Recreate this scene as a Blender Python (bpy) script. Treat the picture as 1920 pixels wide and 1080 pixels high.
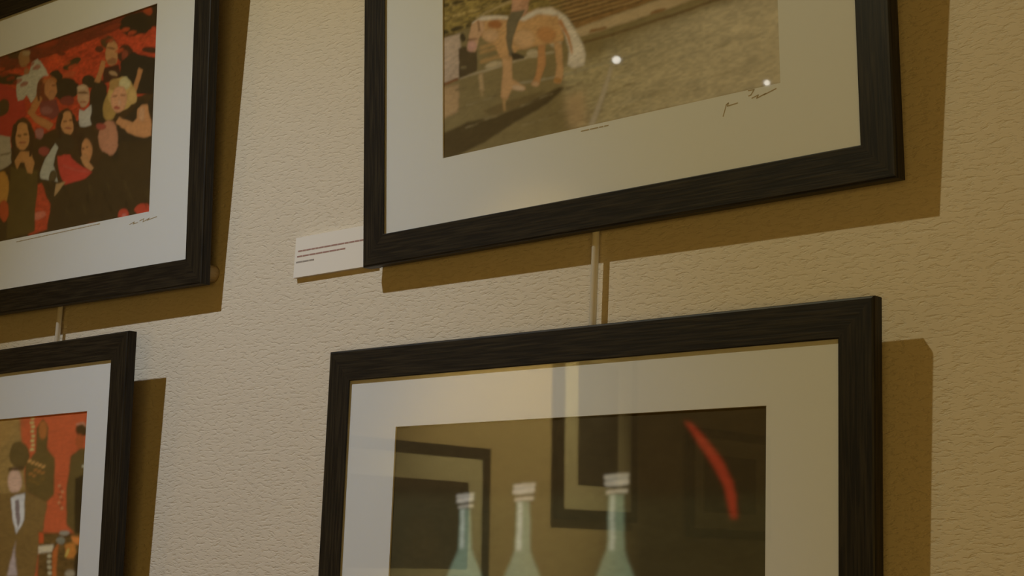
import bpy, bmesh, math, random
import numpy as np
from mathutils import Vector, Matrix

# ------------------------------------------------------------------ scene
for o in list(bpy.data.objects):
    bpy.data.objects.remove(o)
scene = bpy.context.scene
C = scene.collection
scene.view_settings.view_transform = 'Standard'
scene.view_settings.look = 'None'
scene.view_settings.exposure = 0.0
scene.view_settings.gamma = 1.0
scene.view_settings.use_curve_mapping = False

# camera (measured: metres, z up, the picture wall is the plane y = 0)
LOC=(0.00000,-1.24000,1.60000); RGT=(0.73889,0.67228,0.04571); UP=(0.10128,-0.17788,0.97883); FWD=(-0.66617,0.71861,0.19952); F=3084.40
cam_data = bpy.data.cameras.new('camera')
cam_data.sensor_width = 36.0
cam_data.lens = F / 1920.0 * 36.0
cam_data.clip_start = 0.01
cam = bpy.data.objects.new('camera', cam_data)
C.objects.link(cam)
mw = Matrix.Identity(4)
for i in range(3):
    mw[i][0], mw[i][1], mw[i][2], mw[i][3] = RGT[i], UP[i], -FWD[i], LOC[i]
cam.matrix_world = mw
scene.camera = cam

world = bpy.data.worlds.new('world')
scene.world = world
world.use_nodes = True
world.node_tree.nodes['Background'].inputs[0].default_value = (1.0, 0.72, 0.4, 1)
world.node_tree.nodes['Background'].inputs[1].default_value = 0.02

KEY=(-1.79581,-1.51510,3.45670)
def spot(name, loc, target, watts, colour, angle, blend, radius):
    d = bpy.data.lights.new(name, 'SPOT')
    d.energy = watts; d.color = colour; d.spot_size = math.radians(angle)
    d.spot_blend = blend; d.shadow_soft_size = radius
    o = bpy.data.objects.new(name, d); C.objects.link(o)
    o.location = loc
    o.rotation_euler = (Vector(target) - Vector(loc)).to_track_quat('-Z', 'Y').to_euler()
    return o
def area(name, loc, target, watts, colour, sx, sy):
    d = bpy.data.lights.new(name, 'AREA')
    d.energy = watts; d.color = colour; d.shape = 'RECTANGLE'; d.size = sx; d.size_y = sy
    o = bpy.data.objects.new(name, d); C.objects.link(o)
    o.location = loc
    o.rotation_euler = (Vector(target) - Vector(loc)).to_track_quat('-Z', 'Y').to_euler()
    return o
# the ceiling spot that throws the frames' shadows: cool core of the beam and its warmer spill
spot('key_spot', KEY, (-1.55, 0, 1.36), 74, (0.46, 0.62, 1.0), 43, 1.0, 0.022)
spot('key_spill', KEY, (-1.05, 0, 1.30), 66, (1.0, 0.95, 0.62), 86, 1.0, 0.022)
# warm spot on the left wall; added fill low on the right lifts the shadows
spot('left_wall_spot', (-1.9, -3.0, 3.4), (-3.53, -2.78, 1.92), 560, (1.0, 0.72, 0.245), 36, 0.9, 0.05)
area('warm_fill', (1.6, -3.4, 1.1), (-1.4, 0, 1.9), 30, (1.0, 0.63, 0.15), 2.2, 1.2)

# ------------------------------------------------------------------ helpers
def new_obj(name, verts, faces, mat, parent=None, mw=None, smooth=False):
    me = bpy.data.meshes.new(name)
    me.from_pydata([tuple(v) for v in verts], [], faces)
    me.validate(); me.update()
    if mat: me.materials.append(mat)
    if smooth:
        for p in me.polygons: p.use_smooth = True
    o = bpy.data.objects.new(name, me); C.objects.link(o)
    if parent: o.parent = parent
    if mw is not None: o.matrix_world = mw
    return o
def fix_normals(o):
    bm = bmesh.new(); bm.from_mesh(o.data)
    bmesh.ops.recalc_face_normals(bm, faces=bm.faces)
    bm.to_mesh(o.data); bm.free()
    return o
BOXF = [(0,3,2,1),(4,5,6,7),(0,1,5,4),(1,2,6,5),(2,3,7,6),(3,0,4,7)]
def box(name, x0, x1, y0, y1, z0, z1, mat, parent=None):
    v = [(x0,y0,z0),(x1,y0,z0),(x1,y1,z0),(x0,y1,z0),(x0,y0,z1),(x1,y0,z1),(x1,y1,z1),(x0,y1,z1)]
    return new_obj(name, v, BOXF, mat, parent)
def tag(o, label, cat, group=None):
    o['label'] = label; o['category'] = cat
    if group: o['group'] = group
    return o
def mat_base(name, col, rough=0.6, spec=0.3):
    m = bpy.data.materials.new(name); m.use_nodes = True
    b = m.node_tree.nodes['Principled BSDF']
    b.inputs['Base Color'].default_value = (*col, 1)
    b.inputs['Roughness'].default_value = rough
    b.inputs['Specular IOR Level'].default_value = spec
    return m, m.node_tree, b

# ------------------------------------------------------------------ materials
def wall_material(name, col, along):
    m, nt, b = mat_base(name, col, 0.85, 0.15)
    N = nt.nodes.new; L = nt.links.new
    tc = N('ShaderNodeTexCoord')
    mp = N('ShaderNodeMapping'); L(tc.outputs['Object'], mp.inputs[0])
    # short wavy horizontal ridges of a brushed relief plaster
    mp.inputs['Scale'].default_value = (58, 58, 190)
    warp = N('ShaderNodeTexNoise'); warp.inputs['Scale'].default_value = 42.0; warp.inputs['Detail'].default_value = 2
    L(tc.outputs['Object'], warp.inputs['Vector'])
    add = N('ShaderNodeVectorMath'); add.operation = 'MULTIPLY_ADD'
    add.inputs[1].default_value = (0.0, 0.0, 1.5)
    L(warp.outputs['Color'], add.inputs[0]); L(mp.outputs[0], add.inputs[2])
    n1 = N('ShaderNodeTexNoise'); n1.inputs['Scale'].default_value = 1.6; n1.inputs['Detail'].default_value = 3.0; n1.inputs['Roughness'].default_value = 0.6
    L(add.outputs[0], n1.inputs['Vector'])
    rmp = N('ShaderNodeValToRGB')
    rmp.color_ramp.elements[0].position = 0.30; rmp.color_ramp.elements[1].position = 0.50
    L(n1.outputs['Fac'], rmp.inputs[0])
    bump = N('ShaderNodeBump'); bump.inputs['Strength'].default_value = 0.5; bump.inputs['Distance'].default_value = 0.0016
    L(rmp.outputs['Color'], bump.inputs['Height']); L(bump.outputs[0], b.inputs['Normal'])
    n2 = N('ShaderNodeTexNoise'); n2.inputs['Scale'].default_value = 3.0; n2.inputs['Detail'].default_value = 4
    L(tc.outputs['Object'], n2.inputs['Vector'])
    mix = N('ShaderNodeMix'); mix.data_type = 'RGBA'
    mix.inputs['A'].default_value = (*[c * 0.95 for c in col], 1); mix.inputs['B'].default_value = (*[min(1, c * 1.04) for c in col], 1)
    L(n2.outputs['Fac'], mix.inputs['Factor']); L(mix.outputs['Result'], b.inputs['Base Color'])
    return m
M_wall = wall_material('relief_plaster', (0.645, 0.57, 0.455), 0)
M_ceil = mat_base('ceiling_paint', (0.55, 0.45, 0.30), 0.9)[0]
M_floor = mat_base('floor_wood', (0.22, 0.13, 0.06), 0.5)[0]

def frame_material(name, vertical):
    m, nt, b = mat_base(name, (0.012, 0.009, 0.005), 0.48, 0.3)
    N = nt.nodes.new; L = nt.links.new
    tc = N('ShaderNodeTexCoord'); mp = N('ShaderNodeMapping'); L(tc.outputs['Object'], mp.inputs[0])
    mp.inputs['Scale'].default_value = (420, 420, 16) if vertical else (16, 420, 420)
    n = N('ShaderNodeTexNoise'); n.inputs['Scale'].default_value = 1.0; n.inputs['Detail'].default_value = 3; n.inputs['Distortion'].default_value = 0.4
    L(mp.outputs[0], n.inputs['Vector'])
    r = N('ShaderNodeValToRGB')
    r.color_ramp.elements[0].position = 0.42; r.color_ramp.elements[0].color = (0.007, 0.0055, 0.0035, 1)
    r.color_ramp.elements[1].position = 0.75; r.color_ramp.elements[1].color = (0.034, 0.026, 0.014, 1)
    L(n.outputs['Fac'], r.inputs[0]); L(r.outputs[0], b.inputs['Base Color'])
    bp = N('ShaderNodeBump'); bp.inputs['Strength'].default_value = 0.35; bp.inputs['Distance'].default_value = 0.0005
    L(n.outputs['Fac'], bp.inputs['Height']); L(bp.outputs[0], b.inputs['Normal'])
    return m
M_rail_h = frame_material('black_stained_ash_across', False)
M_rail_v = frame_material('black_stained_ash_upright', True)

def mat_board():
    m, nt, b = mat_base('mat_board', (0.76, 0.765, 0.78), 0.9, 0.1)
    N = nt.nodes.new; L = nt.links.new
    tc = N('ShaderNodeTexCoord'); n = N('ShaderNodeTexNoise'); n.inputs['Scale'].default_value = 900
    L(tc.outputs['Object'], n.inputs['Vector'])
    bp = N('ShaderNodeBump'); bp.inputs['Strength'].default_value = 0.03; bp.inputs['Distance'].default_value = 0.0002
    L(n.outputs['Fac'], bp.inputs['Height']); L(bp.outputs[0], b.inputs['Normal'])
    return m
M_mat = mat_board()
M_back = mat_base('backing_card', (0.18, 0.12, 0.06), 0.9)[0]
M_cord, _nt, _b = mat_base('white_nylon_cord', (0.88, 0.85, 0.78), 0.5)
_t = _nt.nodes.new('ShaderNodeBsdfTranslucent'); _t.inputs[0].default_value = (0.88, 0.85, 0.78, 1)
_m = _nt.nodes.new('ShaderNodeMixShader'); _m.inputs[0].default_value = 0.4
_nt.links.new(_b.outputs[0], _m.inputs[1]); _nt.links.new(_t.outputs[0], _m.inputs[2])
_nt.links.new(_m.outputs[0], _nt.nodes['Material Output'].inputs[0])
M_bump = mat_base('tan_bumper', (0.32, 0.235, 0.11), 0.5)[0]
M_card = mat_base('white_foam_card', (0.74, 0.70, 0.64), 0.8, 0.1)[0]
M_cardcore = M_card
M_red = mat_base('red_print_ink', (0.34, 0.20, 0.17), 0.8)[0]
M_grey = mat_base('grey_print_ink', (0.30, 0.27, 0.24), 0.8)[0]
M_ink = mat_base('brown_pencil', (0.42, 0.33, 0.20), 0.8)[0]
M_nick = mat_base('chipped_edge', (0.60, 0.52, 0.40), 0.6)[0]

def glass_material():
    m = bpy.data.materials.new('picture_glass'); m.use_nodes = True
    nt = m.node_tree; nt.nodes.clear(); N = nt.nodes.new; L = nt.links.new
    out = N('ShaderNodeOutputMaterial'); mix = N('ShaderNodeMixShader')
    tr = N('ShaderNodeBsdfTransparent'); tr.inputs[0].default_value = (0.985, 0.99, 0.985, 1)
    gl = N('ShaderNodeBsdfGlossy'); gl.inputs['Roughness'].default_value = 0.02
    geo = N('ShaderNodeNewGeometry'); dot = N('ShaderNodeVectorMath'); dot.operation = 'DOT_PRODUCT'
    L(geo.outputs['Normal'], dot.inputs[0]); L(geo.outputs['Incoming'], dot.inputs[1])
    ab = N('ShaderNodeMath'); ab.operation = 'ABSOLUTE'; L(dot.outputs['Value'], ab.inputs[0])
    inv = N('ShaderNodeMath'); inv.operation = 'SUBTRACT'; inv.inputs[0].default_value = 1.0; L(ab.outputs[0], inv.inputs[1])
    pw = N('ShaderNodeMath'); pw.operation = 'POWER'; pw.inputs[1].default_value = 5.0; L(inv.outputs[0], pw.inputs[0])
    ma = N('ShaderNodeMath'); ma.operation = 'MULTIPLY_ADD'; ma.inputs[1].default_value = 0.93; ma.inputs[2].default_value = 0.055
    L(pw.outputs[0], ma.inputs[0])
    L(ma.outputs[0], mix.inputs[0]); L(tr.outputs[0], mix.inputs[1]); L(gl.outputs[0], mix.inputs[2])
    L(mix.outputs[0], out.inputs[0])
    return m
M_glass = glass_material()

def print_material():
    m, nt, b = mat_base('photo_print', (0.5, 0.5, 0.5), 0.55, 0.15)
    a = nt.nodes.new('ShaderNodeVertexColor'); a.layer_name = 'ink'
    nt.links.new(a.outputs['Color'], b.inputs['Base Color'])
    return m
M_print = print_material()

# ------------------------------------------------------------------ the room
LEFT = -3.534
WALL = 5.0
def structure(o):
    o['kind'] = 'structure'; return o
structure(box('wall_back', LEFT - .1, WALL, 0.0, 0.12, 0.0, 3.7, M_wall))
structure(box('wall_left', LEFT - .12, LEFT, -6.0, 0.0, 0.0, 3.7, M_wall))
structure(box('wall_front', LEFT - .12, WALL, -6.12, -6.0, 0.0, 3.7, M_wall))
structure(box('wall_right', WALL, WALL + .12, -6.12, 0.12, 0.0, 3.7, M_wall))
structure(box('floor', LEFT - .12, WALL + .12, -6.12, 0.12, -0.1, 0.0, M_floor))
structure(box('ceiling', LEFT - .12, WALL + .12, -6.12, 0.12, 3.7, 3.8, M_ceil))

# ------------------------------------------------------------------ flat photographs
def paint(spec, nx, ny, seed, waver):
    """ink colours of a flat print on an nx by ny grid: soft-edged patches, first to last"""
    rng = np.random.default_rng(seed)
    base, shapes = spec
    img = np.ones((ny, nx, 3)) * np.array(base)
    def grain(k):
        g = rng.random((ny // k + 2, nx // (2 * k) + 2))
        yy = np.linspace(0, g.shape[0] - 1.001, ny); xx = np.linspace(0, g.shape[1] - 1.001, nx)
        y0 = yy.astype(int); x0 = xx.astype(int); fy = (yy - y0)[:, None]; fx = (xx - x0)[None]
        return (g[y0][:, x0]*(1-fy)*(1-fx) + g[y0+1][:, x0]*fy*(1-fx) + g[y0][:, x0+1]*(1-fy)*fx + g[y0+1][:, x0+1]*fy*fx)
    noise = 0.45 * grain(2) + 0.3 * grain(5) + 0.25 * grain(11) - 0.5
    wx = (grain(4) - .5) * .007 + (grain(14) - .5) * .014
    wy = (grain(4) - .5) * .009 + (grain(14) - .5) * .016
    gx, gy = np.meshgrid((np.arange(nx * 2) + 0.5) / (nx * 2), (np.arange(ny * 2) + 0.5) / (ny * 2))
    wx *= waver; wy *= waver
    gx = gx + wx.repeat(2, 0).repeat(2, 1); gy = gy + wy.repeat(2, 0).repeat(2, 1)
    def blur(a, k):
        for _ in range(k):
            q = np.pad(a, 1, mode='edge'); a = (q[:-2, 1:-1] + 2*q[1:-1, 1:-1] + q[2:, 1:-1]) / 4
            q = np.pad(a, 1, mode='edge'); a = (q[1:-1, :-2] + 2*q[1:-1, 1:-1] + q[1:-1, 2:]) / 4
        return a
    for col, soft, n, al, P in shapes:
        k = soft + 1 if soft < 5 else soft * 10
        pad = 4 + (soft if soft < 5 else soft * 3)
        xs = np.array(P[0::2]) / 1000.0; ys = np.array(P[1::2]) / 1000.0
        x0 = max(0, int((xs.min() - .012) * nx) - pad); x1 = min(nx, int((xs.max() + .012) * nx) + pad)
        y0 = max(0, int((ys.min() - .014) * ny) - pad); y1 = min(ny, int((ys.max() + .014) * ny) + pad)
        if x1 <= x0 or y1 <= y0: continue
        X = gx[2*y0:2*y1, 2*x0:2*x1]; Y = gy[2*y0:2*y1, 2*x0:2*x1]
        ins = np.zeros(X.shape, bool); j = len(xs) - 1
        for i in range(len(xs)):
            if ys[i] != ys[j]:
                c = ((ys[i] > Y) != (ys[j] > Y)) & (X < (xs[j] - xs[i]) * (Y - ys[i]) / (ys[j] - ys[i]) + xs[i])
                ins ^= c
            j = i
        m = ins.reshape(y1-y0, 2, x1-x0, 2).mean((1, 3))
        a = blur(m, k)
        depth = blur(m, 14)[..., None]                      # printed figures are rounder towards their middle
        a = (a * al)[..., None]
        c = np.array(col)[None, None] * (1 + 2.2 * n * noise[y0:y1, x0:x1, None]) * (0.78 + 0.28 * depth)
        img[y0:y1, x0:x1] = img[y0:y1, x0:x1] * (1 - a) + c * a
    img *= 1 + 0.36 * noise[..., None]
    return np.clip(img, 0.002, 0.95)

def add_print(name, parent, x0, x1, z0, z1, y, spec, nx, ny, seed):
    img = paint(spec, nx, ny, seed, {3: 0.7, 5: 0.3, 7: 0.5}.get(seed, 0.25))
    xs = np.linspace(x0, x1, nx); zs = np.linspace(z0, z1, ny)
    co = np.zeros((ny, nx, 3)); co[..., 0] = xs[None]; co[..., 1] = y; co[..., 2] = zs[:, None]
    idx = np.arange(nx * ny).reshape(ny, nx)
    f = np.stack([idx[:-1, :-1], idx[:-1, 1:], idx[1:, 1:], idx[1:, :-1]], -1).reshape(-1, 4)
    me = bpy.data.meshes.new(name)
    me.from_pydata(co.reshape(-1, 3).tolist(), [], f.tolist()); me.update()
    at = me.color_attributes.new('ink', 'FLOAT_COLOR', 'POINT')
    rgba = np.ones((nx * ny, 4), np.float32); rgba[:, :3] = img.reshape(-1, 3)
    at.data.foreach_set('color', rgba.ravel())
    me.materials.append(M_print)
    o = bpy.data.objects.new(name, me); C.objects.link(o); o.parent = parent
    return o

# ------------------------------------------------------------------ picture frames
RAIL=0.0345; DEPTH=0.0134; REC=0.0037
def rail(parent, p0, p1, inward, mat):
    """one mitred rail between outer corners p0 and p1 (frame plane x, z); profile in (inward, depth)"""
    p0 = Vector(p0); p1 = Vector(p1); t = (p1 - p0).normalized(); q = Vector(inward)
    b = 0.0022
    prof = [(0, DEPTH), (0, b), (b*.3, b*.3), (b, 0), (RAIL - .001, 0), (RAIL - .0002, .0004), (RAIL, .001), (RAIL, REC - .0026), (RAIL - .006, REC - .0026), (RAIL - .006, DEPTH)]
    v = []
    for e, s in ((p0, 1), (p1, -1)):
        for a, d in prof:
            P = e + q * a + t * (s * a)
            v.append((P.x, d, P.y))
    n = len(prof)
    f = [(i, (i+1) % n, n + (i+1) % n, n + i) for i in range(n)] + [tuple(range(n))[::-1], tuple(range(n, 2*n))]
    return fix_normals(new_obj('rail', v, f, mat, parent))

def ribbon(name, parent, lines, y, width, mat):
    """thin flat pen strokes on the mat"""
    v, f = [], []
    for ln in lines:
        for i in range(len(ln) - 1):
            a = Vector(ln[i]); b = Vector(ln[i+1]); t = (b - a)
            if t.length < 1e-6: continue
            t.normalize(); n = Vector((-t.y, t.x)) * width / 2; t = t * width * .4
            k = len(v)
            for P in (a - t - n, b + t - n, b + t + n, a - t + n): v.append((P.x, y, P.y))
            for P in (a - t - n, b + t - n, b + t + n, a - t + n): v.append((P.x, y + .0002, P.y))
            f += [tuple(k + i for i in q) for q in BOXF]
    o = new_obj(name, v, f, mat, parent)
    return fix_normals(o)

def cylinder(name, c, axis, r, h, mat, parent=None, seg=20, bevel=0.0):
    axis = Vector(axis).normalized(); a = axis.orthogonal().normalized(); b = axis.cross(a); c = Vector(c)
    prof = [(0, 0), (r - bevel, 0), (r, bevel), (r, h - bevel), (r - bevel, h), (0, h)]
    v, f = [], []
    for i in range(seg):
        t = 2 * math.pi * i / seg
        for rr, hh in prof:
            v.append(c + axis * hh + (a * math.cos(t) + b * math.sin(t)) * rr)
    n = len(prof)
    for i in range(seg):
        j = (i + 1) % seg
        for k in range(n - 1): f.append((i*n + k, j*n + k, j*n + k + 1, i*n + k + 1))
    o = new_obj(name, v, f, mat, parent, smooth=False)
    bm = bmesh.new(); bm.from_mesh(o.data); bmesh.ops.remove_doubles(bm, verts=bm.verts, dist=1e-6)
    bmesh.ops.recalc_face_normals(bm, faces=bm.faces); bm.to_mesh(o.data); bm.free()
    return o

def picture_frame(label, loc, u, v, n, w, h, m, spec, nx, ny, seed, bumper_inset, wall_gap, group):
    root = bpy.data.objects.new('picture_frame', None); C.objects.link(root)
    tag(root, label, 'picture frame', group)
    root.empty_display_size = 0.05
    M = Matrix.Identity(4)
    for i in range(3):
        M[i][0], M[i][1], M[i][2], M[i][3] = u[i], -n[i], v[i], loc[i]
    root.matrix_world = M
    mL, mR, mB, mT = m
    W = w / 2
    rail(root, (-W, 0), (W, 0), (0, 1), M_rail_h)
    rail(root, (-W, h), (W, h), (0, -1), M_rail_h)
    rail(root, (-W, 0), (-W, h), (1, 0), M_rail_v)
    rail(root, (W, 0), (W, h), (-1, 0), M_rail_v)
    # glass pane, mat with a bevelled window, print, backing
    e = RAIL - .004
    box('glass_pane', -W + e, W - e, REC - .0024, REC - .0004, e, h - e, M_glass, root)
    x0, x1, z0, z1 = -W + RAIL + mL, W - RAIL - mR, RAIL + mB, h - RAIL - mT
    k = .0003; yf, yb = REC, REC + .0016
    ov = [(-W+e, e), (W-e, e), (W-e, h-e), (-W+e, h-e)]
    i1 = [(x0-k, z0-k), (x1+k, z0-k), (x1+k, z1+k), (x0-k, z1+k)]
    i2 = [(x0, z0), (x1, z0), (x1, z1), (x0, z1)]
    vs = [(a, yf, b) for a, b in ov] + [(a, yf, b) for a, b in i1] + [(a, yb, b) for a, b in i2] + [(a, yb, b) for a, b in ov]
    fs = []
    for i in range(4):
        j = (i + 1) % 4
        fs += [(i, j, 4+j, 4+i), (4+i, 4+j, 8+j, 8+i), (8+i, 8+j, 12+j, 12+i), (12+i, 12+j, j, i)]
    fix_normals(new_obj('mat', vs, fs, M_mat, root))
    add_print('print', root, x0 - .002, x1 + .002, z0 - .002, z1 + .002, yb + .0004, spec, nx, ny, seed)
    box('backing_board', -W + e, W - e, yb + .0008, yb + .0035, e, h - e, M_back, root)
    # stand-off bumpers at the lower back corners, reaching the wall
    for s in (-1, 1):
        bx, bz = s * (W - bumper_inset), .017
        P = Vector(loc) + Vector(u) * bx + Vector(v) * bz - Vector(n) * DEPTH
        gap = wall_gap(P, n)
        bo = cylinder('bumper', (bx, DEPTH, bz), (0, 1, 0), .011, gap, M_bump, root, 20, .003)
        bo['label'] = 'tan round bumper between frame and wall'
    return root

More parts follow.
